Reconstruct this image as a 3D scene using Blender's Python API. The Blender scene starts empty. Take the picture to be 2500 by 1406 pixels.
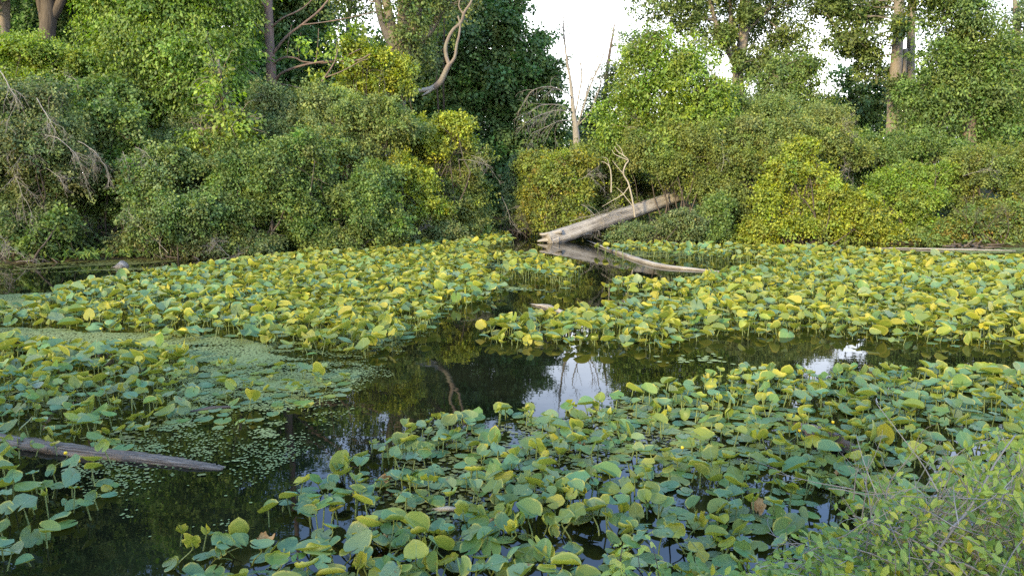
import bpy, math
import numpy as np
from mathutils import Vector, Euler

# ------------------------------------------------------------------ camera, sky, sun
SC = bpy.context.scene
COL = SC.collection
CAM_H, F_PX, CX, CY, PITCH = 2.4, 1850.0, 1250.0, 703.0, math.atan(303.0 / 1850.0)
cam_data = bpy.data.cameras.new("camera")
cam_data.sensor_width = 36.0
cam_data.lens = 36.0 * F_PX / 2500.0
cam_data.clip_start, cam_data.clip_end = 0.05, 2000.0
cam = bpy.data.objects.new("camera", cam_data)
COL.objects.link(cam)
cam.location = (0, 0, CAM_H)
cam.rotation_euler = (math.pi / 2 - PITCH, 0, 0)
SC.camera = cam

SUN_EL, SUN_AZ = math.radians(22), math.atan2(-0.55, -0.83)     # towards the sun, from +Y clockwise
world = bpy.data.worlds.new("World")
SC.world = world
world.use_nodes = True
wn, wl = world.node_tree.nodes, world.node_tree.links
bg = wn["Background"]
sky = wn.new("ShaderNodeTexSky")
sky.sky_type = 'NISHITA'
sky.sun_disc = False
sky.sun_elevation, sky.sun_rotation = SUN_EL, SUN_AZ
sky.air_density, sky.dust_density, sky.ozone_density = 1.0, 1.0, 1.5
# thin bright cloud over most of the sky
tc = wn.new("ShaderNodeTexCoord")
mp = wn.new("ShaderNodeMapping"); mp.inputs['Scale'].default_value = (1.2, 1.2, 3.5)
nz = wn.new("ShaderNodeTexNoise"); nz.inputs['Scale'].default_value = 2.2; nz.inputs['Detail'].default_value = 6
rp = wn.new("ShaderNodeMapRange"); rp.inputs[1].default_value = .35; rp.inputs[2].default_value = .68
rp.inputs[3].default_value = .45; rp.inputs[4].default_value = .95
mx = wn.new("ShaderNodeMix"); mx.data_type = 'RGBA'
mx.inputs[7].default_value = (12.4, 13.6, 15.4, 1)
wl.new(tc.outputs['Generated'], mp.inputs[0]); wl.new(mp.outputs[0], nz.inputs['Vector'])
wl.new(nz.outputs['Fac'], rp.inputs[0])
sp = wn.new("ShaderNodeSeparateXYZ"); wl.new(tc.outputs['Generated'], sp.inputs[0])
lo = wn.new("ShaderNodeMapRange"); lo.inputs[1].default_value = .17; lo.inputs[2].default_value = .40
lo.inputs[3].default_value = 1.0; lo.inputs[4].default_value = .0
wl.new(sp.outputs['Z'], lo.inputs[0])
cm = wn.new("ShaderNodeMath"); cm.operation = 'MULTIPLY'
cc = wn.new("ShaderNodeMix"); cc.data_type = 'RGBA'
cc.inputs[6].default_value = (4.8, 8.0, 14.5, 1); cc.inputs[7].default_value = (21.5, 21.5, 21.5, 1)
wl.new(lo.outputs[0], cc.inputs[0]); wl.new(cc.outputs[2], mx.inputs[7])
wl.new(rp.outputs[0], cm.inputs[0]); cm.inputs[1].default_value = 1.0; wl.new(cm.outputs[0], mx.inputs[0])
wl.new(sky.outputs[0], mx.inputs[6]); wl.new(mx.outputs[2], bg.inputs['Color'])
bg.inputs['Strength'].default_value = 0.13

sun_data = bpy.data.lights.new("sun", 'SUN')
sun_data.energy, sun_data.angle, sun_data.color = 4.2, math.radians(4), (1.0, 0.82, 0.46)
sun = bpy.data.objects.new("sun", sun_data)
COL.objects.link(sun)
to_sun = Vector((math.sin(SUN_AZ) * math.cos(SUN_EL), math.cos(SUN_AZ) * math.cos(SUN_EL), math.sin(SUN_EL)))
sun.rotation_euler = to_sun.to_track_quat('Z', 'Y').to_euler()
sun.location = to_sun * 60

SC.view_settings.view_transform = 'Standard'
SC.view_settings.look = 'None'
SC.view_settings.gamma = 1.0
SC.view_settings.exposure = 0.9
SC.render.engine = 'CYCLES'
SC.cycles.max_bounces = 6
SC.cycles.diffuse_bounces = 3
SC.cycles.transmission_bounces = 4
SC.cycles.use_denoising = False
SC.cycles.caustics_reflective = False
SC.cycles.sample_clamp_indirect = 6

# ------------------------------------------------------------------ pixels to places
def ray(u, v):
    x, y = (u - CX) / F_PX, (CY - v) / F_PX
    c, s = math.cos(PITCH), math.sin(PITCH)
    return np.array([x, c + y * s, -s + y * c])
def P(u, v, d):
    r = ray(u, v)
    return np.array([0, 0, CAM_H]) + r * (d / r[1])
def W(u, v, z=0.0):
    r = ray(u, v)
    return np.array([0, 0, CAM_H]) + r * ((z - CAM_H) / r[2])
def pix(p):
    p = np.asarray(p, float)
    c, s = math.cos(PITCH), math.sin(PITCH)
    dx, dy, dz = p[..., 0], p[..., 1], p[..., 2] - CAM_H
    f = dy * c - dz * s
    return CX + F_PX * dx / f, CY - F_PX * (dy * s + dz * c) / f
def mpp(d):                         # metres in one pixel at a distance
    return d / F_PX
def in_poly(x, y, poly):
    x = np.asarray(x); y = np.asarray(y)
    ins = np.zeros(x.shape, bool)
    n = len(poly)
    for i in range(n):
        x0, y0 = poly[i]; x1, y1 = poly[(i + 1) % n]
        if y0 == y1: continue
        t = ((y0 > y) != (y1 > y)) & (x < (x1 - x0) * (y - y0) / (y1 - y0) + x0)
        ins ^= t
    return ins
def fnoise(x, y, seed=0, s=1.0):    # cheap smooth noise, about -1..1
    r = np.random.RandomState(seed)
    o = np.zeros(np.shape(x))
    a = 1.0; tot = 0
    for k in range(5):
        fq = s * 1.9 ** k
        for _ in range(3):
            th = r.rand() * 6.28; ph = r.rand() * 6.28
            o += a * np.sin(fq * (np.cos(th) * x + np.sin(th) * y) + ph)
        tot += a * 1.7; a *= .62
    return o / tot

# ------------------------------------------------------------------ meshes
def make_mesh(name, verts, quads=None, tris=None, tint=None, uv=None, fl=None, smooth=True):
    me = bpy.data.meshes.new(name)
    verts = np.asarray(verts, np.float32)
    q = np.zeros((0, 4), np.int32) if quads is None else np.asarray(quads, np.int32).reshape(-1, 4)
    t = np.zeros((0, 3), np.int32) if tris is None else np.asarray(tris, np.int32).reshape(-1, 3)
    me.vertices.add(len(verts)); me.vertices.foreach_set('co', verts.ravel())
    idx = np.concatenate([q.ravel(), t.ravel()])
    me.loops.add(len(idx)); me.loops.foreach_set('vertex_index', idx)
    ls = np.concatenate([np.arange(len(q)) * 4, len(q) * 4 + np.arange(len(t)) * 3]).astype(np.int32)
    me.polygons.add(len(ls)); me.polygons.foreach_set('loop_start', ls)
    me.polygons.foreach_set('use_smooth', np.full(len(ls), smooth))
    me.update(calc_edges=True)
    if tint is not None:
        a = me.attributes.new('tint', 'FLOAT_COLOR', 'POINT')
        c = np.ones((len(verts), 4), np.float32); c[:, :3] = tint
        a.data.foreach_set('color', c.ravel())
    if uv is not None:
        a = me.attributes.new('leaf_uv', 'FLOAT_VECTOR', 'POINT')
        w = np.zeros((len(verts), 3), np.float32); w[:, :uv.shape[1]] = uv
        a.data.foreach_set('vector', w.ravel())
    return me
def link(name, me, mat, parent=None, loc=None):
    if mat is not None and not me.materials: me.materials.append(mat)
    o = bpy.data.objects.new(name, me); COL.objects.link(o)
    if parent is not None: o.parent = parent
    if loc is not None: o.location = loc
    return o
def tag(o, label=None, cat=None, group=None, kind=None):
    if label: o['label'] = label
    if cat: o['category'] = cat
    if group: o['group'] = group
    if kind: o['kind'] = kind
    return o
def empty(name, loc, label, cat, group=None):
    o = bpy.data.objects.new(name, None); COL.objects.link(o)
    o.location = loc; o.empty_display_size = .2
    return tag(o, label, cat, group)

class Geo:                          # collects pieces of one mesh
    def __init__(s): s.v, s.q, s.t, s.c, s.u, s.n = [], [], [], [], [], 0
    def add(s, v, q=None, t=None, c=None, u=None):
        v = np.asarray(v, float)
        if q is not None and len(q): s.q.append(np.asarray(q) + s.n)
        if t is not None and len(t): s.t.append(np.asarray(t) + s.n)
        s.v.append(v); s.n += len(v)
        if c is not None: s.c.append(np.broadcast_to(c, (len(v), 3)))
        if u is not None: s.u.append(u)
    def mesh(s, name, smooth=True, origin=None):
        v = np.concatenate(s.v)
        if origin is not None: v = v - np.asarray(origin)
        return make_mesh(name, v, np.concatenate(s.q) if s.q else None, np.concatenate(s.t) if s.t else None,
                         np.concatenate(s.c) if sum(map(len, s.c)) == len(v) else None, np.concatenate(s.u) if sum(map(len, s.u)) == len(v) else None, smooth=smooth)
def smooth_path(pts, n):
    pts = np.asarray(pts, float)
    if len(pts) < 3: 
        t = np.linspace(0, 1, n)[:, None]; return pts[0] * (1 - t) + pts[-1] * t
    e = np.vstack([2 * pts[0] - pts[1], pts, 2 * pts[-1] - pts[-2]])
    out = []
    m = len(pts) - 1
    for x in np.linspace(0, m, n):
        i = min(int(x), m - 1); t = x - i
        a, b, c, d = e[i], e[i + 1], e[i + 2], e[i + 3]
        out.append(.5 * ((2 * b) + (-a + c) * t + (2 * a - 5 * b + 4 * c - d) * t * t + (-a + 3 * b - 3 * c + d) * t ** 3))
    return np.array(out)
def tube(g, pts, radii, seg=8, rough=0.0, rng=None, cap=True, c=None):
    pts = np.asarray(pts, float); n = len(pts)
    radii = np.interp(np.linspace(0, 1, n), np.linspace(0, 1, len(radii)), radii)
    tan = np.gradient(pts, axis=0); tan /= np.linalg.norm(tan, axis=1, keepdims=True) + 1e-9
    ref = np.array([.31, .85, .42]); 
    if abs(tan[n // 2] @ ref) > .9: ref = np.array([.9, -.3, .3])
    a = np.cross(tan, ref); a /= np.linalg.norm(a, axis=1, keepdims=True) + 1e-9
    b = np.cross(tan, a)
    th = np.arange(seg) * 2 * np.pi / seg
    rr = radii[:, None] * np.ones((n, seg))
    if rough and rng is not None:
        rr = rr * (1 + rough * rng.randn(n, seg) * .5 + rough * rng.randn(1, seg))
    v = pts[:, None] + rr[..., None] * (np.cos(th)[None, :, None] * a[:, None] + np.sin(th)[None, :, None] * b[:, None])
    i = np.arange(n - 1)[:, None]; j = np.arange(seg)[None]
    q = np.stack([i * seg + j, i * seg + (j + 1) % seg, (i + 1) * seg + (j + 1) % seg, (i + 1) * seg + j], -1).reshape(-1, 4)
    L = np.concatenate([[0], np.cumsum(np.linalg.norm(np.diff(pts, axis=0), axis=1))])
    u = np.stack([np.repeat(L, seg), np.tile(np.cos(th), n) * np.repeat(radii, seg), np.tile(np.sin(th), n) * np.repeat(radii, seg)], 1)
    v = v.reshape(-1, 3); tri = []
    if cap:
        v = np.vstack([v, pts[:1], pts[-1:]]); u = np.vstack([u, [[L[0], 0, 0]], [[L[-1], 0, 0]]])
        k = n * seg
        for j in range(seg):
            tri.append((k, (j + 1) % seg, j)); tri.append((k + 1, (n - 1) * seg + j, (n - 1) * seg + (j + 1) % seg))
    g.add(v, q, tri, c, u)

# ------------------------------------------------------------------ materials
class NT:
    def __init__(s, name):
        s.m = bpy.data.materials.new(name); s.m.use_nodes = True
        s.n, s.l = s.m.node_tree.nodes, s.m.node_tree.links
        s.n.clear()
        s.out = s.n.new("ShaderNodeOutputMaterial")
    def new(s, t, **kw):
        n = s.n.new("ShaderNode" + t)
        for k, v in kw.items(): setattr(n, k, v)
        return n
    def put(s, sock, val):
        if isinstance(val, bpy.types.NodeSocket): s.l.new(val, sock)
        else: sock.default_value = val
    def noise(s, vec, scale, detail=4, rough=.55, dist=0):
        n = s.new("TexNoise"); n.inputs['Scale'].default_value = scale; n.inputs['Detail'].default_value = detail
        n.inputs['Roughness'].default_value = rough; n.inputs['Distortion'].default_value = dist
        if vec is not None: s.l.new(vec, n.inputs['Vector'])
        return n.outputs['Fac']
    def ramp(s, x, a, b, lo=0.0, hi=1.0):
        n = s.new("MapRange"); n.interpolation_type = 'SMOOTHSTEP'
        s.put(n.inputs[0], x)
        n.inputs[1].default_value, n.inputs[2].default_value, n.inputs[3].default_value, n.inputs[4].default_value = a, b, lo, hi
        return n.outputs[0]
    def math(s, op, a, b=0.0):
        n = s.new("Math", operation=op); s.put(n.inputs[0], a); s.put(n.inputs[1], b); return n.outputs[0]
    def mix(s, f, a, b, mode='MIX'):
        n = s.new("Mix", data_type='RGBA', blend_type=mode)
        s.put(n.inputs[0], f); s.put(n.inputs[6], a); s.put(n.inputs[7], b); return n.outputs[2]
    def attr(s, name):
        n = s.new("Attribute"); n.attribute_name = name; return n
    def scale(s, vec, sc):
        n = s.new("Mapping"); s.l.new(vec, n.inputs[0]); n.inputs['Scale'].default_value = sc; return n.outputs[0]
    def bump(s, h, strength=.3, dist=.02):
        n = s.new("Bump"); n.inputs['Strength'].default_value = strength; n.inputs['Distance'].default_value = dist
        s.l.new(h, n.inputs['Height']); return n.outputs[0]
    def surface(s, sh): s.l.new(sh, s.out.inputs['Surface']); return s.m
    def principled(s, col, rough=.6, spec=.3, normal=None):
        n = s.new("BsdfPrincipled"); s.put(n.inputs['Base Color'], col); s.put(n.inputs['Roughness'], rough)
        n.inputs['Specular IOR Level'].default_value = spec
        if normal is not None: s.l.new(normal, n.inputs['Normal'])
        return n.outputs[0]
    def translucent_mix(s, sh, col, fac):
        t = s.new("BsdfTranslucent"); s.put(t.inputs['Color'], col)
        m = s.new("MixShader"); m.inputs[0].default_value = fac
        s.l.new(sh, m.inputs[1]); s.l.new(t.outputs[0], m.inputs[2]); return m.outputs[0]
def c4(r, g, b): return (r, g, b, 1.0)

def mat_foliage(name, trans=.32, rough=.5, spec=.25):
    k = NT(name)
    col = k.attr('tint').outputs['Color']
    geo = k.new("NewGeometry")
    back = k.mix(geo.outputs['Backfacing'], col, k.mix(.35, col, c4(.16, .20, .09)))
    hs = k.new("HueSaturation"); k.put(hs.inputs['Color'], col); hs.inputs['Saturation'].default_value = 1.1; hs.inputs['Value'].default_value = 1.35
    return k.surface(k.translucent_mix(k.principled(back, rough, spec), hs.outputs[0], trans))
def mat_bark(name, a, b, c=None, sx=3.0, sr=60.0, rough=.85, bump=.8):
    k = NT(name)
    uv = k.attr('leaf_uv').outputs['Vector']
    n1 = k.noise(k.scale(uv, (sx, sr, sr)), 1.0, 6, .65, .4)
    n2 = k.noise(uv, 2.3, 3)
    col = k.mix(k.ramp(n1, .34, .66), c4(*a), c4(*b))
    if c: col = k.mix(k.ramp(n2, .45, .65), col, c4(*c))
    return k.surface(k.principled(col, rough, .15, k.bump(n1, bump, .02)))
def mat_lily(name, by_object):
    k = NT(name)
    if by_object:
        oi = k.new("ObjectInfo"); col = oi.outputs['Color']
    else:
        col = k.attr('tint').outputs['Color']
    uv = k.attr('leaf_uv').outputs['Vector']        # x along the midrib, y across, z = 0 centre .. 1 rim
    sep = k.new("SeparateXYZ"); k.l.new(uv, sep.inputs[0])
    geo = k.new("NewGeometry")
    pos = geo.outputs['Position']
    mott = k.noise(pos, 9.0, 5, .6)
    col = k.mix(k.ramp(mott, .3, .7, 0, .55), col, k.mix(.5, col, c4(.20, .24, .06)))
    # midrib and side veins
    ay = k.math('ABSOLUTE', sep.outputs['Y'])
    rib = k.ramp(ay, .006, .02, .55, 0)
    wv = k.math('SINE', k.math('MULTIPLY', k.math('SUBTRACT', sep.outputs['X'], k.math('MULTIPLY', ay, .9)), 62.0))
    vein = k.ramp(wv, .8, 1.0, 0, .22)
    col = k.mix(k.math('MAXIMUM', rib, vein), col, c4(.26, .33, .14))
    # yellowed rim and dead spots
    rim = k.math('MULTIPLY', k.ramp(sep.outputs['Z'], .80, 1.0), k.ramp(k.noise(pos, 9.0, 3), .50, .64))
    col = k.mix(rim, col, c4(.50, .42, .08))
    vo = k.new("TexVoronoi"); vo.inputs['Scale'].default_value = 24.0; k.l.new(pos, vo.inputs['Vector'])
    hole = k.ramp(k.noise(pos, 26.0, 3), .66, .70)
    col = k.mix(k.math('MULTIPLY', hole, k.ramp(k.noise(pos, 4.0, 2), .48, .58)), col, c4(.20, .13, .05))
    spot = k.math('MULTIPLY', k.ramp(vo.outputs['Distance'], .09, .14, 1, 0), k.ramp(k.noise(pos, 5.0, 2), .52, .62))
    col = k.mix(spot, col, c4(.40, .36, .16))
    under = k.mix(.70, col, c4(.27, .30, .04))
    under = k.mix(k.ramp(sep.outputs['Z'], .70, .98, 0, .5), under, c4(.58, .50, .12))
    fin = k.mix(geo.outputs['Backfacing'], col, under)
    sh = k.principled(fin, .44, .30, k.bump(k.math('ADD', mott, vein), .15, .01))
    return k.surface(k.translucent_mix(sh, c4(.42, .42, .03), .26))
def mat_plain(name, a, b, scale=8.0, rough=.7, spec=.25, coord='pos', bump=.3):
    k = NT(name)
    pos = k.new("NewGeometry").outputs['Position']
    n1 = k.noise(pos, scale, 6, .6)
    return k.surface(k.principled(k.mix(k.ramp(n1, .3, .7), c4(*a), c4(*b)), rough, spec, k.bump(n1, bump, .02)))

M_FOL = mat_foliage("foliage_leaf")
M_NEAR = mat_foliage("bush_leaf", .30, .42, .35)
M_LILY = mat_lily("lily_leaf_single", True)
M_LILYMASS = mat_lily("lily_leaf_mass", False)
M_STEM = mat_plain("lily_stem", (.14, .18, .04), (.20, .21, .05), 20, .5, .3)
M_FLOWER = mat_plain("flower_yellow", (.75, .50, .02), (.85, .62, .04), 30, .4, .3)
M_DEADLEAF = mat_plain("withered_brown", (.30, .14, .04), (.48, .30, .12), 25, .7, .2)
M_BARK_GREY = mat_bark("bark_grey", (.11, .085, .065), (.26, .21, .17), (.19, .17, .13))
M_BARK_TAN = mat_bark("bark_tan", (.13, .11, .085), (.28, .24, .195), (.22, .18, .14))
M_BARK_DARK = mat_bark("bark_dark", (.05, .04, .032), (.13, .105, .08))
M_BARK_PINK = mat_bark("bark_pinkish", (.12, .085, .07), (.24, .165, .135), (.15, .12, .10))
M_LOG = mat_bark("wood_weathered", (.13, .11, .09), (.40, .355, .30), (.33, .295, .25), 1.2, 55, .85, 1.0)
M_SUNK = mat_bark("wood_sunken", (.075, .055, .04), (.27, .21, .155), (.16, .115, .08), 2.5, 55, .6, 1.0)
M_TWIG = mat_bark("twig_dead", (.19, .17, .145), (.31, .28, .245), None, 4, 50, .9, .2)
M_TWIG_PALE = mat_bark("twig_pale", (.26, .22, .165), (.40, .35, .27), None, 4, 50, .9, .2)
M_TWIG_BROWN = mat_bark("twig_brown", (.06, .048, .038), (.13, .105, .085), None, 4, 50, .9, .2)
M_DUCK = mat_plain("duckweed_green", (.165, .20, .06), (.225, .25, .085), 3.0, .6, .3, bump=.2)
M_SCUM = mat_plain("algae_scum", (.12, .125, .03), (.20, .19, .055), 4.0, .6, .3, bump=.3)

def mat_water():
    k = NT("pond_water")
    pos = k.new("NewGeometry").outputs['Position']
    n1 = k.noise(k.scale(pos, (1, 1.6, 1)), 2.2, 3, .5)
    n2 = k.noise(pos, 11.0, 2, .5)
    h = k.math('ADD', n1, k.math('MULTIPLY', n2, .12))
    sh = k.new("BsdfPrincipled")
    murk = k.mix(k.ramp(k.noise(pos, .8, 4), .35, .7), c4(.003, .004, .002), c4(.010, .011, .005))
    k.l.new(murk, sh.inputs['Base Color'])
    sh.inputs['Roughness'].default_value = .012
    sh.inputs['IOR'].default_value = 1.36
    sh.inputs['Specular IOR Level'].default_value = .62
    k.l.new(k.bump(h, .04, .02), sh.inputs['Normal'])
    return k.surface(sh.outputs[0])
def mat_ground():
    k = NT("bank_soil")
    pos = k.new("NewGeometry").outputs['Position']
    n1 = k.noise(pos, 2.5, 7, .65)
    n2 = k.noise(pos, .4, 3)
    col = k.mix(k.ramp(n1, .3, .7), c4(.035, .026, .015), c4(.075, .06, .03))
    col = k.mix(k.ramp(n2, .45, .6, 0, .8), col, c4(.035, .055, .014))
    return k.surface(k.principled(col, .95, .1, k.bump(n1, .8, .1)))

# ------------------------------------------------------------------ setting: ground and water
SHORE_L = [(-500, 660), (0, 645), (300, 634), (600, 622), (850, 603), (1040, 578), (1180, 566)]
SHORE_R = [(1300, 574), (1400, 572), (1520, 582), (1650, 588), (1750, 587), (2000, 590), (2200, 596), (2500, 604), (3000, 620)]
pond = [W(*p)[:2] for p in SHORE_L] + [np.array([-.9, 33.0]), np.array([.9, 33.5])] + [W(*p)[:2] for p in SHORE_R]
pond += [np.array(p) for p in [(16, 9), (8, 5.4), (3.4, 4.3), (1.4, 3.5), (-1, 3.2), (-4, 3.0), (-9, 4.0), (-16, 8)]]
def pond_sd(x, y):
    best = np.full(x.shape, 1e9)
    for i in range(len(pond)):
        a, b = pond[i], pond[(i + 1) % len(pond)]
        ab = b - a
        t = np.clip(((x - a[0]) * ab[0] + (y - a[1]) * ab[1]) / (ab @ ab), 0, 1)
        best = np.minimum(best, np.hypot(x - a[0] - t * ab[0], y - a[1] - t * ab[1]))
    return np.where(in_poly(x, y, [tuple(p) for p in pond]), -best, best)
def ground_z(x, y):
    x = np.asarray(x, float); y = np.asarray(y, float)
    sd = pond_sd(x, y)
    far = .04 + .15 * np.clip(sd, 0, 5) + .03 * np.clip(sd - 3, 0, 40)
    z = np.where(sd > 0, far, np.maximum(-.7, sd * .5))
    return z + np.where(sd > .3, .06 * fnoise(x, y, 3, 1.3), 0)
def build_ground():
    gx = np.concatenate([-np.geomspace(260, 22, 22)[:-1], np.linspace(-22, 22, 120), np.geomspace(22, 260, 22)[1:]])
    gy = np.concatenate([-np.geomspace(120, 6, 16)[:-1], np.linspace(-6, 42, 130), np.geomspace(42, 400, 24)[1:]])
    X, Y = np.meshgrid(gx, gy)
    v = np.stack([X, Y, ground_z(X, Y)], -1).reshape(-1, 3)
    nx, ny = len(gx), len(gy)
    i = np.arange(ny - 1)[:, None]; j = np.arange(nx - 1)[None]
    q = np.stack([i * nx + j, i * nx + j + 1, (i + 1) * nx + j + 1, (i + 1) * nx + j], -1).reshape(-1, 4)
    tag(link("ground", make_mesh("ground", v, q), mat_ground()), "dark earth banks around the pond", kind='structure')
    wv = [(-40, -5, 0), (40, -5, 0), (40, 40, 0), (-40, 40, 0)]
    tag(link("water", make_mesh("water", wv, [(0, 1, 2, 3)]), mat_water()), "dark still pond water mirroring trees and sky", kind='structure')
build_ground()

# ------------------------------------------------------------------ foliage
def unit(a): return a / (np.linalg.norm(a, axis=-1, keepdims=True) + 1e-9)
def leaf_quads(g, p, ldir, nrm, L, asp, col, rng, rich=False):
    n = len(p)
    ldir = unit(ldir); side = unit(np.cross(nrm, ldir)); nrm = np.cross(ldir, side)
    L = L[:, None]; w = L * asp * .5
    if not rich:
        v = np.stack([p, p + ldir * L * .45 + side * w + nrm * L * .08, p + ldir * L, p + ldir * L * .45 - side * w + nrm * L * .08], 1)
        q = np.arange(n)[:, None] * 4 + np.arange(4)[None]
        g.add(v.reshape(-1, 3), q, None, np.repeat(col, 4, 0))
    else:
        bend = -nrm * L * .18
        A = p; Bm = p + ldir * L * .38; Cm = p + ldir * L * .74 + bend * .5; D = p + ldir * L + bend
        up = nrm * L * .07
        v = np.stack([A, Bm, Cm, D, Bm + side * w + up, Cm + side * w * .72 + up, Bm - side * w + up, Cm - side * w * .72 + up], 1)
        b = np.arange(n)[:, None] * 8
        q = np.concatenate([b + np.array([[1, 2, 5, 4]]), b + np.array([[1, 6, 7, 2]])])
        t = np.concatenate([b + np.array([[0, 1, 4]]), b + np.array([[0, 6, 1]]), b + np.array([[2, 3, 5]]), b + np.array([[2, 7, 3]])])
        g.add(v.reshape(-1, 3), q, t, np.repeat(col, 8, 0))
def pick_colors(rng, n, pal):
    pal = np.asarray(pal, float); w = pal[:, 3] / pal[:, 3].sum()
    return pal[rng.choice(len(pal), n, p=w), :3]
def sprays(g, rng, lobes, pal, leaf=.085, asp=.68, lai=1.5, per=34, slen=.19, swid=.14, up=.0, droop=.3, flat=.5, fill=.6, lump=.5, jit=.25, rich=False, back=.4, sub=6, shoots=.12, arch=14):
    """Sprays of leaves over a set of ellipsoids (cx, cy, cz, rx, ry, rz)."""
    lobes = np.asarray(lobes, float)
    parents = lobes
    if sub:                                                     # each mass billows into smaller ones
        L = []
        for l in lobes:
            L.append(np.concatenate([l[:3], l[3:6] * .72]))
            for _ in range(sub + 2):
                d = unit(rng.randn(3) + [0, -.45, .2])
                f = rng.uniform(.28, .52)
                L.append(np.concatenate([l[:3] + d * l[3:6] * (1.02 - .75 * f), l[3:6].mean() * f * .5 + l[3:6] * f * .5]))
        lobes = np.array(L)
    area = np.array([4 * np.pi * (((l[3] * l[4]) ** 1.6 + (l[3] * l[5]) ** 1.6 + (l[4] * l[5]) ** 1.6) / 3) ** (1 / 1.6) for l in lobes])
    lsz = rng.uniform(.8, 1.3, len(lobes))
    nleaf = 1.7 * lai * area / (leaf * leaf * asp * .5)
    for li, l in enumerate(lobes):
        ns = max(3, int(nleaf[li] / per))
        d = unit(rng.randn(ns, 3))
        keep = (d[:, 1] < .25) | (rng.rand(ns) < back)
        d = d[keep]; ns = len(d)
        if ns == 0: continue
        rad = 1 - fill * rng.rand(ns) ** 1.8
        fr = 1.5 + 1.6 * np.mean(l[3:6])
        bil = fnoise(d[:, 0] * fr + d[:, 1] * fr * .6 + li * 7.7, d[:, 2] * fr - d[:, 1] * fr * .5, 11 + li % 17, 2.0)
        rad *= 1 + lump * bil
        sh = rng.rand(ns) < shoots
        rad = np.where(sh, 1.05 + .75 * rng.rand(ns) ** 1.5, rad)
        kp = (bil > -.08) | (rng.rand(ns) < .22)
        d, rad, bil = d[kp], rad[kp], bil[kp]; ns = len(d)
        if ns == 0: continue
        c = l[:3] + d * rad[:, None] * l[3:6]
        ok = np.ones(ns, bool)
        for lj, m in enumerate(lobes):
            if lj != li: ok &= (((c - m[:3]) / m[3:6]) ** 2).sum(1) > .35
        c, d, bil = c[ok], d[ok], bil[ok]; ns = len(c)
        if ns == 0: continue
        on = unit(d / l[3:6])
        N = unit(on * (.75 - .35 * flat) + np.array([0, 0, .30 + up + .5 * flat]) + rng.randn(ns, 3) * .42)
        scol = pick_colors(rng, ns, pal) * np.clip(1 + rng.randn(3) * [.10, .07, .08], .75, 1.3) * (1 + .20 * rng.randn(ns, 1)).clip(.5, 1.6)
        k = per
        e1 = unit(np.cross(N, rng.randn(ns, 3))); e2 = np.cross(N, e1)
        R = slen * (.55 + .9 * rng.rand(ns, 1, 1)); th = rng.rand(ns, k, 1) * 6.283; q = np.sqrt(rng.rand(ns, k, 1)) * (1 + .25 * rng.randn(ns, k, 1))
        rad_dir = e1[:, None] * np.cos(th) + e2[:, None] * np.sin(th) * .8
        p = c[:, None] + rad_dir * R * q - N[:, None] * R * (.55 * q * q) + rng.randn(ns, k, 3) * swid * .35
        p[..., 2] -= droop * .3 * R[..., 0] * q[..., 0]
        p = p.reshape(-1, 3); n = len(p)
        rd = (rad_dir * q).reshape(-1, 3); Nr = np.repeat(N, k, 0)
        ld = rd * .9 + rng.randn(n, 3) * .45 - np.array([0, 0, droop]) + on.repeat(k, 0) * .25
        nm = Nr + rd * .55 + rng.randn(n, 3) * .36
        col = np.repeat(scol, k, 0) * (1 + jit * .5 * rng.randn(n, 1)).clip(.6, 1.5)
        leaf_quads(g, p, ld, nm, leaf * lsz[li] * (.65 + .7 * rng.rand(n)), asp, col.clip(.004, .8), rng, rich)
    # arching leafy shoots that break the outline
    if arch:
        for l in parents:
            ns = int(arch * max(1, (l[3] * l[5]) ** .5 * 1.3))
            d = unit(rng.randn(ns, 3) * [1, .8, 1] + [0, -.35, .35])
            k = 44; t = rng.rand(ns, k, 1) ** .8
            Lr = (.55 + .55 * rng.rand(ns, 1, 1))
            p = l[:3] + d[:, None] * l[3:6] * (.62 + Lr * t)
            bendv = unit(rng.randn(ns, 3) + [0, -.2, -.6])
            p = p + bendv[:, None] * (t ** 2) * (.12 + .25 * rng.rand(ns, 1, 1)) * l[3:6].mean()
            w = (.11 - .07 * t) * (leaf / .08)
            p = (p + rng.randn(ns, k, 3) * w).reshape(-1, 3); n = len(p)
            dd = np.repeat(d + bendv * .3, k, 0)
            ld = dd * .5 + rng.randn(n, 3) * .6 - [0, 0, droop]
            nm = np.array([0, -.15, .8]) + np.repeat(d, k, 0) * .35 + rng.randn(n, 3) * .4
            col = np.repeat(pick_colors(rng, ns, pal) * (1.08 + .18 * rng.randn(ns, 1)).clip(.6, 1.6), k, 0) * (1 + jit * .5 * rng.randn(n, 1)).clip(.6, 1.5)
            leaf_quads(g, p, ld, nm, leaf * (.65 + .7 * rng.rand(n)), asp, col.clip(.004, .8), rng, rich)
def px_lobes(spec, d0):
    """(u, v, ru, rv[, depth offset[, ry factor]]) in picture pixels at distance d0 -> metres."""
    out = []
    for s in spec:
        d = d0 + (s[4] if len(s) > 4 else 0)
        c = P(s[0], s[1], d); m = mpp(d)
        rx, rz = s[2] * m, s[3] * m
        ry = (s[5] if len(s) > 5 else 1.0) * .5 * (rx + rz) * .9
        out.append((c[0], c[1], c[2], rx, ry, rz))
    return out
def wander(rng, a, b, n=7, amp=.08):
    t = np.linspace(0, 1, n)[:, None]
    L = np.linalg.norm(b - a)
    o = np.cumsum(rng.randn(n, 3), 0) * amp * L / n * (t * (1 - t) * 4)
    o[:, 2] += L * .06 * (t * (1 - t) * 4)[:, 0]
    return a * (1 - t) + b * t + o
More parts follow.
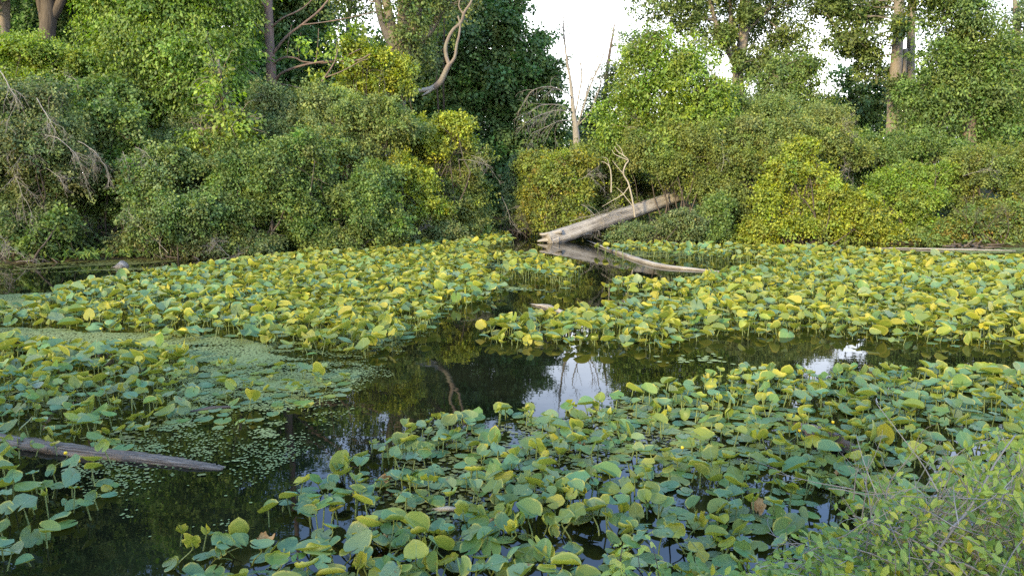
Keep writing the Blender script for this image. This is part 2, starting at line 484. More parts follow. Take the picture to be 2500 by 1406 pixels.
PAL = dict(
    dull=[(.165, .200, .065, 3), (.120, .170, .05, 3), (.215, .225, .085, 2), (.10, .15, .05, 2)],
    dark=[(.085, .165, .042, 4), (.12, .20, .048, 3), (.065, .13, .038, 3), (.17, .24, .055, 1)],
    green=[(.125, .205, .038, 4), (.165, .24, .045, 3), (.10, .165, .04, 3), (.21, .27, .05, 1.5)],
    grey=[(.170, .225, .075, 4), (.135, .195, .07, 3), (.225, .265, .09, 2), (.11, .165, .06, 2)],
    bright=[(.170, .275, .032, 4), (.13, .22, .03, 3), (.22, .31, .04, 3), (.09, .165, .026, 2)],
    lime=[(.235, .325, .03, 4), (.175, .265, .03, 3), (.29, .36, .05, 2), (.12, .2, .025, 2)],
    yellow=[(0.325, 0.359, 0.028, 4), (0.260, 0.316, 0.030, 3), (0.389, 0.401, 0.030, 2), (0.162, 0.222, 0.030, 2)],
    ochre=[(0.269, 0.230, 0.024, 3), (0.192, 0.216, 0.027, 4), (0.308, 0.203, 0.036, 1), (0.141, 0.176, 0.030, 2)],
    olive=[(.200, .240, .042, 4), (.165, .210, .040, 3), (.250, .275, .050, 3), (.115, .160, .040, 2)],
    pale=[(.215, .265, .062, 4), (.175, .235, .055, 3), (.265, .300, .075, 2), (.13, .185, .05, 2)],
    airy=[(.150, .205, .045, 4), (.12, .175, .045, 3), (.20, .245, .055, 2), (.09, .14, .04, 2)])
seed = [100]
def nrng():
    seed[0] += 1
    return np.random.RandomState(seed[0])
def shrub(label, spec, d0, pal, name="shrub", cat="shrub", base=None, group="shrubs on the banks", stems=4, smat=None, **kw):
    rng = nrng()
    lob = []
    for l in px_lobes(spec, d0):                                 # every mass is several uneven ones
        for _ in range(3):
            o = rng.uniform(-.55, .55, 3); f = rng.uniform(.48, .78, 3)
            lob.append((l[0] + o[0] * l[3], l[1] + o[1] * l[4], max(l[2] + o[2] * l[5], .1), l[3] * f[0], l[4] * f[1], l[5] * f[2]))
    L = np.array(lob)
    bx, by = (L[:, 0].mean(), L[:, 1].mean()) if base is None else (P(base, 600, d0)[0], d0)
    b = np.array([bx, by, float(ground_z(np.array([bx]), np.array([by]))[0])])
    root = empty(name, b, label, cat, group)
    g = Geo(); sprays(g, rng, lob, PAL[pal] if isinstance(pal, str) else pal, **kw)
    link("foliage", g.mesh("foliage", origin=b), M_FOL, root)
    g = Geo()
    for i in range(stems * len(spec)):
        l = L[i % len(L)]
        e = l[:3] + unit(rng.randn(3) * np.array([1, 1, .7]) + [0, -.3, .2]) * l[3:6] * rng.uniform(.6, 1.0)
        s = b + np.array([rng.randn() * .35, rng.randn() * .25, -.1])
        pth = wander(rng, s, e, 8, .25)
        tube(g, pth, [.018 + .016 * rng.rand(), .005], 5)
        for _ in range(3):
            j = rng.randint(4, 7)
            tube(g, wander(rng, pth[j], pth[j] + unit(rng.randn(3) + [0, -.3, .4]) * rng.uniform(.3, .8), 5, .2), [.009, .003], 4)
    link("branch_cluster", g.mesh("branch_cluster", origin=b), smat or M_TWIG_BROWN, root)
    return root
def tree(label, trunks, spec, d0, pal, name="tree", cat="tree", group="trees behind the pond", mat=None, limbs=True, **kw):
    """trunks: [(pixel polyline [(u, v, depth offset)], first radius px, last radius px)]"""
    rng = nrng()
    mat = mat or M_BARK_GREY
    paths = []
    for pl, r0, r1 in trunks:
        pts = np.array([P(p[0], p[1], d0 + (p[2] if len(p) > 2 else 0)) for p in pl])
        paths.append((smooth_path(pts, max(8, len(pts) * 5)), r0 * mpp(d0), r1 * mpp(d0)))
    b = paths[0][0][0].copy()
    b[2] = float(ground_z(np.array([b[0]]), np.array([b[1]]))[0])
    root = empty(name, b, label, cat, group)
    g = Geo()
    pth0 = np.vstack([[b + np.array([0, 0, -.2])], paths[0][0]]) if paths[0][0][0][2] > b[2] + .3 else paths[0][0]
    tube(g, pth0, [paths[0][1] * 1.15, paths[0][1], paths[0][2]], 12, .05, rng)
    for pth, r0, r1 in paths[1:]: tube(g, pth, [r0, r1], 9, .05, rng)
    if spec:
        lob = np.array(px_lobes(spec, d0))
        allp = np.vstack([p[0] for p in paths])
        if limbs:
            for l in lob:
                c = l[:3]
                k = allp[np.argmin(np.linalg.norm(allp - c + np.array([0, 0, .35 * l[5]]), axis=1))]
                r = .012 + .02 * l[3]
                pm = wander(rng, k, c, 8, .15); tube(g, pm, [r, r * .45], 6)
                for _ in range(9):
                    s = pm[rng.randint(3, 8)]
                    e = c + unit(rng.randn(3)) * l[3:6] * rng.uniform(.6, 1.0)
                    pb = wander(rng, s, e, 6, .2); tube(g, pb, [r * .4, .006], 4)
                    for _ in range(2):
                        q = pb[rng.randint(2, 5)]
                        tube(g, wander(rng, q, q + unit(rng.randn(3) + [0, 0, .3]) * rng.uniform(.4, .9), 4, .2), [.011, .004], 3)
        gc = Geo(); sprays(gc, rng, lob, PAL[pal] if isinstance(pal, str) else pal, **kw)
        link("crown", gc.mesh("crown", origin=b), M_FOL, root)
    link("trunk", g.mesh("trunk", origin=b), mat, root)
    return root
def branchy(g, rng, p, d, L, r, depth, spread=.6, droop=0.0, n=(3, 5), seg=5, shrink=.6, rmin=.003):
    pts = [np.array(p, float)]; d = unit(np.array(d, float)); k = 6
    for i in range(k):
        d = unit(d + rng.randn(3) * .13 + np.array([0, 0, -droop]))
        pts.append(pts[-1] + d * L / k)
    pts = np.array(pts)
    tube(g, pts, [max(r, rmin), max(r * .45, rmin * .7)], max(3, seg), cap=False)
    if depth > 0:
        for _ in range(rng.randint(*n)):
            i = rng.randint(2, k + 1)
            dd = unit(pts[i] - pts[i - 1]) + rng.randn(3) * spread
            branchy(g, rng, pts[i], dd, L * shrink * rng.uniform(.6, 1.1), r * .5, depth - 1, spread, droop, n, seg - 1, shrink, rmin)

# ------------------------------------------------------------------ left bank: trees
BK = "trees behind the pond"
FINE = dict(leaf=0.069, lai=1.35)
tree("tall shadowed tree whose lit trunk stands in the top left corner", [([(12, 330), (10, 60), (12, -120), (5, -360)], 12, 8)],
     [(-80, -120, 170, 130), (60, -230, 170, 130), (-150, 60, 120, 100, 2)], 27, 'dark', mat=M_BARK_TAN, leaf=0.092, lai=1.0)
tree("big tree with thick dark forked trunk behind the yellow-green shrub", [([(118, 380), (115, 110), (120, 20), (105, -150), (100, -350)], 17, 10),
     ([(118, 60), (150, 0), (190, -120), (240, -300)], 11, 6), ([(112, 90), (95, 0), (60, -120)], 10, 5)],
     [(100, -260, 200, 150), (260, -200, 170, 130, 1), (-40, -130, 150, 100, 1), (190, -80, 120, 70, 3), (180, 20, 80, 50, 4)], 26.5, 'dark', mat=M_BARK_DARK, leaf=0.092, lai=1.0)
tree("leafy maple with bright hanging leaf sprays high on the bank", [([(385, 470), (380, 200), (400, 60), (410, -150), (415, -330)], 17, 6)],
     [(300, 40, 105, 60), (420, 20, 130, 80), (360, 120, 140, 60, -.6), (470, 130, 110, 70, -.8), (300, 100, 80, 45, -.5), (540, 60, 90, 80), (330, 190, 110, 45, -.8), (450, 215, 100, 45, -1),
      (360, -90, 150, 90), (500, -80, 130, 90), (420, -210, 150, 90), (270, -50, 110, 60), (380, 270, 90, 45, -.8), (560, 170, 80, 70, -.2)], 23.5, 'bright',
     leaf=.105, asp=.5, lai=.85, per=46, slen=.42, droop=.85, up=.1, flat=.95, fill=.4, sub=4, arch=10, lump=.6, shoots=.05)
tree("slim pale-leaved maple sapling in front of the dark shrubs", [([(560, 560), (556, 400), (545, 260), (533, 145)], 5, 2)],
     [(535, 178, 22, 40), (520, 225, 38, 40), (540, 280, 46, 40), (500, 330, 46, 30), (570, 320, 52, 34), (590, 295, 34, 18), (525, 370, 44, 26), (565, 400, 40, 30)], 20.6, 'lime',
     leaf=.105, lai=.55, per=14, sub=0, slen=.16, droop=.45, flat=.7, fill=.8, arch=3, group="saplings")
# dying tree with bare limbs reaching to the right
DY = 25.0
tree("dying tree with straight pinkish trunk and long bare limbs", [
    ([(672, 470), (668, 300), (664, 210), (658, 110), (655, 0), (650, -160), (648, -330)], 11.05, 4.90),
    ([(664, 135, 0), (700, 90, -.2), (745, 55, -.4), (790, 15, -.5), (850, -70, -.6)], 3.72, 1.75),
    ([(664, 160, 0), (690, 142, -.3), (720, 142, -.4), (745, 152, -.5), (810, 152, -.6), (880, 120, -.7)], 2.79, 1.05),
    ([(670, 200, 0), (690, 178, -.3), (740, 160, -.6), (800, 150, -.8), (870, 148, -.9), (905, 132, -1)], 3.10, 1.05),
    ([(660, 70, 0), (690, 45, -.2), (740, 20, -.3), (790, -30, -.4)], 2.48, 1.05),
    ([(735, 62, -.4), (810, 52, -.6), (880, 38, -.8), (930, 25, -.9)], 1.61, 0.70),
    ([(655, 95, 0), (625, 60, -.3), (585, 22, -.5), (555, -20, -.6)], 1.98, 1.05),
    ([(660, 150, 0), (640, 125, -.3), (605, 88, -.6), (570, 58, -.7)], 1.61, 0.70),
    ([(657, 30, 0), (640, 5, -.2), (620, -40, -.4)], 2.48, 1.40),
    ([(672, 205, 0), (700, 208, -.4), (730, 215, -.6), (760, 225, -.7)], 1.49, 0.70),
    ([(760, 235, -1.2), (785, 200, -1.2), (815, 155, -1.3), (825, 120, -1.3)], 2.17, 1.05),
    ([(795, 190, -1.2), (840, 172, -1.4), (880, 150, -1.5), (900, 145, -1.5)], 1.12, 0.56),
    ([(770, 160, -.7), (775, 120, -.7), (778, 70, -.7)], 0.81, 0.42), ([(815, 152, -.8), (822, 110, -.8), (826, 60, -.8)], 0.81, 0.42),
    ([(700, 142, -.4), (705, 100, -.4), (712, 60, -.4)], 0.74, 0.42), ([(730, 145, -.5), (728, 105, -.5), (735, 80, -.5)], 0.68, 0.35)],
    [(735, 100, 16, 12, -.5), (780, 115, 16, 10, -.7), (820, 125, 22, 16, -1), (790, 140, 14, 9, -1), (765, 205, 18, 12, -1), (770, 185, 20, 12, -1.2), (840, 105, 22, 14, -1),
     (850, 150, 18, 12, -1.2), (700, 120, 14, 9, -.3), (745, 122, 14, 9, -.6), (820, 210, 16, 10, -1.2), (810, 80, 26, 18, -.4), (870, 70, 24, 20, -.4)], DY, 'lime', mat=M_BARK_PINK, limbs=False,
    leaf=.10, lai=.5, per=9, sub=0, slen=.15, droop=.6, fill=.9, shoots=.0, arch=0)
T4 = 29.0
tree("huge ivy-clad tree splitting into several thick pale limbs", [
    ([(966, 470), (968, 300), (972, 220), (980, 130), (985, 60), (992, -80), (1000, -260)], 19, 13),
    ([(972, 190), (955, 110), (935, 60), (922, 0), (915, -120), (900, -280)], 10, 7),
    ([(962, 120), (955, 60), (945, 10), (935, -90)], 13, 8),
    ([(985, 150), (1010, 70), (1020, 20), (1030, -80), (1050, -250)], 12, 7),
    ([(990, 200, .3), (1000, 130, .3), (1040, 90, .3), (1070, 40, .2), (1080, 0, .2), (1090, -140, .2)], 11, 6),
    ([(985, 235, .4), (1010, 145, .4), (1030, 108, .4)], 9, 6)],
    [(1000, 20, 60, 60, -.4), (1010, 100, 40, 50, -.5), (950, 180, 30, 40, -.5), (1100, 20, 60, 50), (1060, -100, 130, 80), (930, -130, 130, 90), (1000, -230, 180, 100), (860, 10, 60, 40, 1), (850, -70, 80, 50, .5),
     (1130, -130, 80, 60), (975, 250, 28, 30, -.6), (1030, 140, 50, 40, .5)], T4, 'airy', mat=M_BARK_TAN, sub=3, per=18, arch=20, leaf=0.102, lai=.3, slen=0.31, fill=.9)
# hung-up broken limb
g = Geo(); rng = nrng()
def limb(pl, d0, r0, r1, seg=9):
    pts = smooth_path([P(p[0], p[1], d0 + (p[2] if len(p) > 2 else 0)) for p in pl], len(pl) * 6)
    tube(g, pts, [r0 * mpp(d0), r1 * mpp(d0)], seg, .05, rng)
limb([(1055, 217), (1075, 200), (1090, 170), (1098, 155)], 27.5, 7.5, 6)
limb([(1096, 160), (1088, 130), (1090, 105), (1105, 75), (1125, 55), (1134, 30), (1150, 5), (1160, -40)], 27.5, 4.4, 2.2)
limb([(1098, 158), (1110, 140), (1115, 110), (1121, 85), (1123, 60), (1118, 40)], 27.5, 3.8, 1.8)
limb([(1134, 40), (1120, 15), (1128, -10)], 27.5, 2, 1)
b0 = P(1075, 200, 27.5)
rt = empty("broken_limb", b0, "curved broken limb with pale torn end hanging before dark foliage", "branch")
link("bark", g.mesh("bark", origin=b0), M_BARK_GREY, rt)
g = Geo()
limb([(998, 224), (1012, 223), (1032, 221), (1050, 218), (1062, 212)], 27.5, 4.5, 7)
limb([(1030, 234), (1045, 226), (1058, 215)], 27.45, 1, 5)
o = link("torn_end", g.mesh("torn_end", origin=b0), M_TWIG_PALE, rt); o['label'] = "white barkless torn end"
tree("great dark oak reaching over the narrow inlet", [([(1165, 560), (1160, 330), (1165, 200), (1190, 60), (1215, 0)], 15, 6), ([(1165, 330), (1215, 280), (1280, 230), (1330, 190)], 6, 2), ([(1170, 250), (1215, 160), (1250, 110)], 6, 3)],
     [(1215, 45, 70, 55), (1150, 120, 110, 75), (1265, 130, 80, 60), (1310, 190, 60, 50), (1090, 200, 90, 80, 1), (1210, 215, 110, 75), (1150, 300, 120, 80), (1265, 290, 100, 80), (1330, 300, 50, 60),
      (1200, 400, 130, 90), (1290, 390, 80, 80), (1080, 330, 100, 100, 1), (1340, 180, 26, 24), (1320, 100, 16, 14), (1255, 12, 30, 24), (1130, 30, 60, 50, 1), (1210, 480, 110, 60), (1340, 360, 50, 50)], 35, 'dark',
     mat=M_BARK_DARK, leaf=0.155, lai=1.35, slen=0.43, lump=.3, fill=.6)
# woodland closing the view between the trunks
rng = nrng(); g = Geo()
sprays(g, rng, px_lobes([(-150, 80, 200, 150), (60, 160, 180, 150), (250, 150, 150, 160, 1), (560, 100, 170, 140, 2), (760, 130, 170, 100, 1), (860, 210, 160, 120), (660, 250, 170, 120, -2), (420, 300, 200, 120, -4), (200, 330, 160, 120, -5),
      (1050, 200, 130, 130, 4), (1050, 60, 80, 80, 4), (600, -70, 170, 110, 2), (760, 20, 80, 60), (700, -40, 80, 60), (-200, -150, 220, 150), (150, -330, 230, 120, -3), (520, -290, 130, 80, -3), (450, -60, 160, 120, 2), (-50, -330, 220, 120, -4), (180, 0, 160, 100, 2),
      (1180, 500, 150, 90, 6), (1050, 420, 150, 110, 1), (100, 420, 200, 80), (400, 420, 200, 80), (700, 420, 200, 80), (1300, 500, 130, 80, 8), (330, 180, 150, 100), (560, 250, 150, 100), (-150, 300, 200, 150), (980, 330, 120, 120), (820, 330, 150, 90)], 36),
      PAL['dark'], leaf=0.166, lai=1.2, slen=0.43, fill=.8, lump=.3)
for u, v0, d in [(300, 420, 36), (620, 420, 38), (850, 420, 36), (725, 420, 37), (60, 420, 37), (500, 400, 38), (1068, 420, 33), (1078, 420, 33.5)]:
    tube(g, wander(rng, P(u, v0, d), P(u + rng.randint(-20, 20), v0 - 480, d), 8, .05), [.14, .08] if u < 1000 else [.05, .03], 7, c=(.09, .07, .05))
tag(link("woodland", g.mesh("woodland"), M_FOL), "shadowy mixed wood filling the bank behind the trees", kind='stuff')

# ------------------------------------------------------------------ left bank: shrubs
LB = "shrubs along the shaded bank"
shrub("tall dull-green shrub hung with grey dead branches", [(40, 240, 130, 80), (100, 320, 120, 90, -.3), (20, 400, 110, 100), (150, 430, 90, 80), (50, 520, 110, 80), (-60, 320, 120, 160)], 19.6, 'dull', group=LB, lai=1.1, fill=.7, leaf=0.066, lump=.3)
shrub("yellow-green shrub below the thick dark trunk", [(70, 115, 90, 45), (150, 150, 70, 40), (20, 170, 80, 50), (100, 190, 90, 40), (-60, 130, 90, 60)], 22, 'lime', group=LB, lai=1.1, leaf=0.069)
shrub("small leafy shrub at the water's edge beside the dead brush", [(120, 585, 55, 42), (150, 555, 40, 34), (80, 605, 36, 24)], 18.9, 'green', group=LB)
shrub("dark shrub behind the gap in the bank foliage", [(250, 330, 110, 80), (330, 400, 100, 70), (210, 420, 80, 60), (290, 480, 90, 40, .4), (260, 250, 90, 70, 1)], 20.8, 'green', group=LB, lai=1.15, lump=.3)
shrub("broad grey-green shrub bulging over the water", [(400, 480, 110, 80), (330, 500, 70, 60), (470, 530, 120, 60), (420, 420, 100, 60, .5), (380, 570, 70, 40)], 19.5, PAL['grey'] + PAL['green'], group=LB, lai=1.3, lump=.3, leaf=0.066)
shrub("rounded green shrub right of the maple sapling", [(600, 430, 100, 80), (690, 400, 90, 70, .3), (620, 520, 120, 70), (560, 580, 100, 40), (700, 480, 90, 70)], 20, 'green', group=LB, lai=1.3, lump=.3, leaf=0.066)
shrub("dense dark shrub mass at the middle of the bank", [(780, 450, 100, 90), (850, 510, 100, 70), (760, 545, 90, 50), (880, 430, 80, 60, .5), (930, 540, 70, 45)], 20.8, 'green', group=LB, lai=1.3, lump=.3, leaf=0.066)
shrub("tall mid-green shrub behind the maple sapling", [(470, 330, 80, 70), (560, 450, 80, 60), (620, 330, 70, 70, .6), (440, 390, 80, 60), (640, 260, 60, 50, 1), (700, 320, 70, 60, .6)], 21.5, 'dull', group=LB, lai=1.2, lump=.3, leaf=0.060)
shrub("grey-green dome-shaped shrub above the middle bank", [(820, 280, 100, 60), (900, 300, 90, 60), (960, 330, 70, 50), (760, 320, 80, 60), (850, 350, 130, 50, -.4)], 23, 'pale', group=LB, lai=1.3, leaf=0.066, lump=.25)
shrub("yellow-leaved shrub under the forked trunk", [(900, 130, 60, 30), (870, 165, 50, 26), (950, 150, 42, 24), (985, 175, 30, 26), (930, 190, 60, 30), (850, 215, 70, 36)], 25.5, 'yellow', group=LB, lai=.9, leaf=0.082, up=.2)
shrub("bright yellow-green shrub sticking out over the inlet", [(1090, 295, 50, 18), (1130, 310, 34, 14), (1060, 320, 50, 30), (1000, 340, 60, 34), (1100, 360, 60, 36)], 24, 'yellow', group=LB, lai=1.0, leaf=0.074)
shrub("sunlit golden shrub half way down to the inlet", [(990, 400, 50, 44), (1020, 465, 46, 40), (960, 440, 60, 40, .5), (1040, 520, 50, 36)], 22.6, 'yellow', group=LB, lai=1.1, leaf=0.066)
shrub("olive shrub dipping into the dark inlet", [(1100, 440, 70, 70), (1150, 480, 60, 55), (1110, 530, 80, 46), (1160, 400, 50, 40), (1070, 400, 60, 50)], 24.4, 'olive', group=LB, lai=1.2, leaf=0.065, lump=.3)
shrub("low pale shrub just above the lily leaves", [(800, 575, 60, 34), (845, 590, 44, 24), (770, 598, 40, 20)], 20.4, 'pale', group=LB, lai=1.1, leaf=0.060)
shrub("low dark shrub by the bleached driftwood on the bank", [(990, 570, 60, 26), (930, 590, 50, 20), (1070, 555, 60, 24)], 22.6, 'dull', group=LB, lai=1.0, leaf=0.066)
shrub("scrubby shrub with bare stems at the foot of the bank", [(480, 600, 70, 26), (540, 595, 50, 30), (640, 600, 60, 24), (300, 600, 60, 30), (400, 608, 60, 20)], 19.6, 'dull', group=LB, lai=.9, leaf=0.055, stems=6)
def weed(label, u, v, d, s):
    rng = nrng(); b = P(u, v, d); b[2] = max(float(ground_z(np.array([b[0]]), np.array([b[1]]))[0]), .02)
    n = 90
    g = Geo(); p = b + rng.randn(n, 3) * np.array([.5, .25, .02]) * s; p[:, 2] = b[2] + rng.rand(n) * .25 * s
    leaf_quads(g, p, np.column_stack([rng.randn(n) * .7, -rng.rand(n) * .5, .5 + .6 * rng.rand(n)]), np.array([0, -.6, .8]) + rng.randn(n, 3) * .3, .28 * s * (.6 + .6 * rng.rand(n)), .32, pick_colors(rng, n, PAL['green']), rng, True)
    root = empty("waterside_weed", b, label, "weed", "broad-leaved weeds at the water's edge")
    link("foliage", g.mesh("foliage", origin=b), M_FOL, root)
weed("broad-leaved weed clump under the dark gap in the bank", 205, 622, 18.8, .7)
weed("broad-leaved weed clump beside the beginning of the lily bed", 615, 612, 20.3, .7)
weed("small weed clump below the scrubby shrub", 310, 628, 19.2, .5)

# dead grey branches
def dead(name, label, cat, starts, mat=M_TWIG, group="dead branches on the banks"):
    rng = nrng(); root = None
    for u, v, d, du, dv, L, r, depth, droop in starts:
        p = P(u, v, d); g = Geo()
        if root is None: root = empty(name, p, label, cat, group); b = p
        branchy(g, rng, p, (du, -.25, -dv), L, r * .68, depth, .6, droop, (4, 7), 5, .6, .0022)
        link("branch", g.mesh("branch", origin=b), mat, root)
dead("dead_branches", "grey dead branches drooping from the tall dull-green shrub", "dead branch",
     [(-20, 150, 18.7, .8, .5, 1.3, .022, 3, .07), (90, 240, 18.7, .5, .8, 1.0, .018, 3, .1), (110, 330, 18.6, .9, .2, 1.1, .018, 3, .1), (190, 345, 18.6, .9, .2, .9, .015, 3, .12), (60, 300, 18.7, -.2, .9, .9, .016, 3, .06), (20, 400, 18.6, .5, .8, 1.0, .016, 3, .05), (110, 410, 18.6, .7, .3, .6, .012, 3, .08)])
dead("dead_branches", "wispy grey twigs beside the rounded grey-green shrub", "dead branch", [(300, 370, 19.2, .5, .8, .5, .01, 3, .1), (330, 360, 19.2, .9, .2, .5, .01, 2, .1), (160, 185, 21, .9, .1, .5, .012, 3, .1)])
dead("dead_brush", "heap of grey dead brush at the water's edge in the corner", "dead brush", [(20, 632, 18.3, .5, -.7, .5, .014, 3, .05), (-20, 628, 18.3, .8, -.5, .7, .014, 3, .08), (60, 630, 18.3, -.4, -.9, .5, .012, 3, .08), (40, 640, 18.2, .7, -.3, .6, .012, 2, .08)])
dead("dead_brush", "tangle of fine dead stems under the rounded green shrub", "dead brush", [(510, 620, 19.0, .5, -.7, .5, .008, 3, .08), (560, 625, 19.0, -.5, -.6, .5, .008, 3, .1), (540, 632, 18.9, .8, -.2, .5, .01, 2, .05), (620, 634, 18.9, .7, -.1, .5, .01, 2, .05)])
dead("dead_brush", "pale dead brush by the inlet end of the lily bed", "dead brush", [(920, 595, 21.6, .5, -.7, .6, .009, 3, .06), (980, 590, 21.8, -.4, -.7, .6, .009, 3, .08), (1010, 580, 22, .6, -.6, .5, .009, 3, .06)])
dead("dead_branches", "thin bare branches arching over the inlet from the shaded bank", "dead branch", [(1120, 390, 23.6, .9, .1, 1.0, .012, 3, .05), (1150, 380, 23.6, .8, .1, .7, .01, 2, .0), (1225, 480, 25, .4, .8, 1.0, .012, 3, .03)])
dead("dead_branches", "pale leaning dead stem at the foot of the scrubby shrub", "dead branch", [(410, 618, 18.9, -.5, -.8, .9, .014, 2, -.02), (395, 630, 18.9, -.1, -1, .6, .01, 2, 0)], M_TWIG_PALE)
o = Geo(); rng = nrng(); pts = smooth_path([P(1040, 545, 23.6), P(1050, 556, 23.3), P(1062, 572, 23)], 8)
tube(o, pts, [.05, .06], 8, .06, rng)
tag(link("driftwood_stump", o.mesh("driftwood_stump", origin=pts[0]), M_TWIG, loc=pts[0]), "short bleached stub of wood leaning on the shaded bank", "driftwood")

# ------------------------------------------------------------------ right bank: dead tree, trees
rng = nrng(); DD = 33.0
g = Geo(); b0 = P(1408, 470, DD)
b0[2] = float(ground_z(b0[:1], b0[1:2])[0])
def limb2(pl, r0, r1, seg=8, tw=0, mid=None):
    pts = smooth_path([P(p[0], p[1], DD + (p[2] if len(p) > 2 else 0)) for p in pl], len(pl) * 6)
    tube(g, pts, [r * mpp(DD) for r in (r0, *(mid or []), r1)], seg, .04, rng)
    for _ in range(tw):
        i = rng.randint(len(pts) // 3, len(pts) - 1)
        branchy(g, rng, pts[i], unit(pts[i] - pts[i - 1]) + rng.randn(3) * .35 + [0, 0, .3], rng.uniform(.6, 1.3), .014, 1, .5, 0, (2, 4), 4, .6, .006)
limb2([(1410, 480), (1408, 345), (1400, 270), (1393, 200), (1384, 150), (1378, 90), (1375, 35)], 10, 1.1, 10, 7, [8.5, 5, 3.6, 2.6, 1.7])
limb2([(1402, 290), (1412, 240), (1420, 180), (1408, 110), (1414, 95)], 2.2, .9, 6, 4)
limb2([(1406, 320), (1425, 260, -.3), (1445, 200, -.5), (1468, 150, -.7), (1480, 105, -.9)], 2.6, 1.0, 6, 6)
limb2([(1425, 265, -.3), (1435, 215, -.3), (1452, 165, -.3), (1462, 120, -.3)], 1.8, .8, 6, 4)
limb2([(1408, 310), (1440, 275, -.4), (1455, 240, -.5), (1470, 200, -.5)], 1.8, .8, 6, 3)
limb2([(1395, 215), (1388, 160, .2), (1378, 105, .2), (1372, 60, .2)], 1.3, .7, 5, 2)
DT = b0
rt = empty("dead_tree", b0, "tall bare dead tree standing against the white sky", "dead tree")
link("trunk", g.mesh("trunk", origin=b0), M_TWIG, rt)
for pl in ([(1397, 240), (1380, 225, -.5), (1340, 212, -.8), (1300, 222, -1), (1285, 245, -1)], [(1402, 278), (1370, 258, -.6), (1320, 258, -.9), (1285, 280, -1)], [(1405, 298), (1370, 295, -.5), (1335, 310, -.8), (1300, 325, -1)], [(1405, 275), (1360, 270, -.5), (1310, 285, -1), (1290, 300, -1.2)]):
    g = Geo(); limb2(pl, 1.3, .6, 5)
    pts = smooth_path([P(p[0], p[1], DD + (p[2] if len(p) > 2 else 0)) for p in pl], 16)
    for i in range(4, 16):
        branchy(g, rng, pts[i], unit(pts[i] - pts[i - 1]) + rng.randn(3) * .5 + [0, 0, -.3], rng.uniform(.4, 1.0), .007, 1, .5, .14, (2, 4), 4, .6, .006)
    link("drooping_branch", g.mesh("drooping_branch", origin=b0), M_TWIG, rt)

RT = "trees on the sunlit bank"
tree("bright lime-green leafy tree rising left of the tall forked trunk", [([(1640, 420), (1640, 250), (1650, 120)], 10, 4)],
     [(1630, 130, 60, 46), (1560, 190, 60, 50), (1680, 170, 80, 60), (1620, 240, 110, 60), (1730, 230, 70, 60), (1530, 260, 60, 60), (1580, 320, 110, 60, -.4), (1690, 300, 90, 60), (1500, 330, 60, 50), (1590, 90, 30, 22), (1770, 270, 50, 60, .4), (1560, 140, 34, 30)],
     26, 'lime', group=RT, leaf=.105, asp=.52, lai=.9, per=44, slen=.38, droop=.6, flat=.85, lump=.6, fill=.45, sub=5, arch=10)
tree("thin grey-green tree behind the bright tree by the dead trunk", [([(1470, 420), (1480, 200), (1500, 60)], 5, 2)],
     [(1480, 240, 40, 40), (1450, 290, 40, 34), (1545, 110, 34, 40), (1500, 180, 30, 30), (1440, 320, 30, 30)], 38, 'grey', group=RT, leaf=0.119, lai=.6, slen=0.37, fill=.95)
tree("tall tree with pale forked trunk and thin airy crown", [
    ([(1804, 470), (1803, 240), (1802, 170), (1812, 110), (1816, 50), (1820, -60), (1826, -220)], 12, 6.5),
    ([(1800, 170), (1788, 145), (1768, 105), (1752, 70), (1735, 10), (1715, -90)], 7.5, 4),
    ([(1798, 165, .3), (1790, 110, .4), (1785, 60, .4), (1780, -60, .4)], 7, 4),
    ([(1815, 90), (1845, 55), (1870, 30), (1900, -30)], 4, 2), ([(1745, 50), (1700, 45), (1675, 50), (1640, 40)], 4, 2), ([(1765, 100), (1735, 115), (1720, 130)], 3, 1.5)],
    [(1830, 20, 80, 40, 1.6), (1720, 40, 60, 50, 1), (1890, 60, 70, 40, 1), (1900, 20, 70, 50), (1870, 115, 50, 40, .8), (1920, 110, 44, 24), (1690, 90, 46, 34), (1650, 40, 46, 24), (1765, 100, 30, 30, 1.2), (1880, 150, 70, 22), (1800, -80, 150, 60), (1700, -40, 90, 50), (1900, -70, 90, 60), (1820, -180, 120, 70), (1600, 10, 60, 26), (1950, 170, 24, 10), (1855, 180, 40, 20), (1818, 40, 10, 20, -.6), (1806, 150, 7, 12, -.6), (1770, 90, 12, 16, -.6)],
    31, 'airy', group=RT, mat=M_BARK_TAN, leaf=0.115, lai=.16, sub=3, per=18, shoots=.2, arch=34, slen=0.31, fill=1.0, lump=.35, back=.7)
tree("dark layered tree between the two tall trunks", [([(1905, 420), (1905, 250), (1915, 160)], 7, 3)],
     [(1925, 165, 60, 24), (1880, 200, 60, 26), (1950, 205, 50, 20), (1985, 155, 24, 8), (1900, 235, 80, 30), (1850, 250, 50, 30), (1980, 240, 50, 24), (1765, 250, 36, 40)], 29, 'green', group=RT, leaf=.11, asp=.52, lai=.7, per=40, slen=.4, droop=.6, flat=.9, lump=.5, sub=3, arch=14)
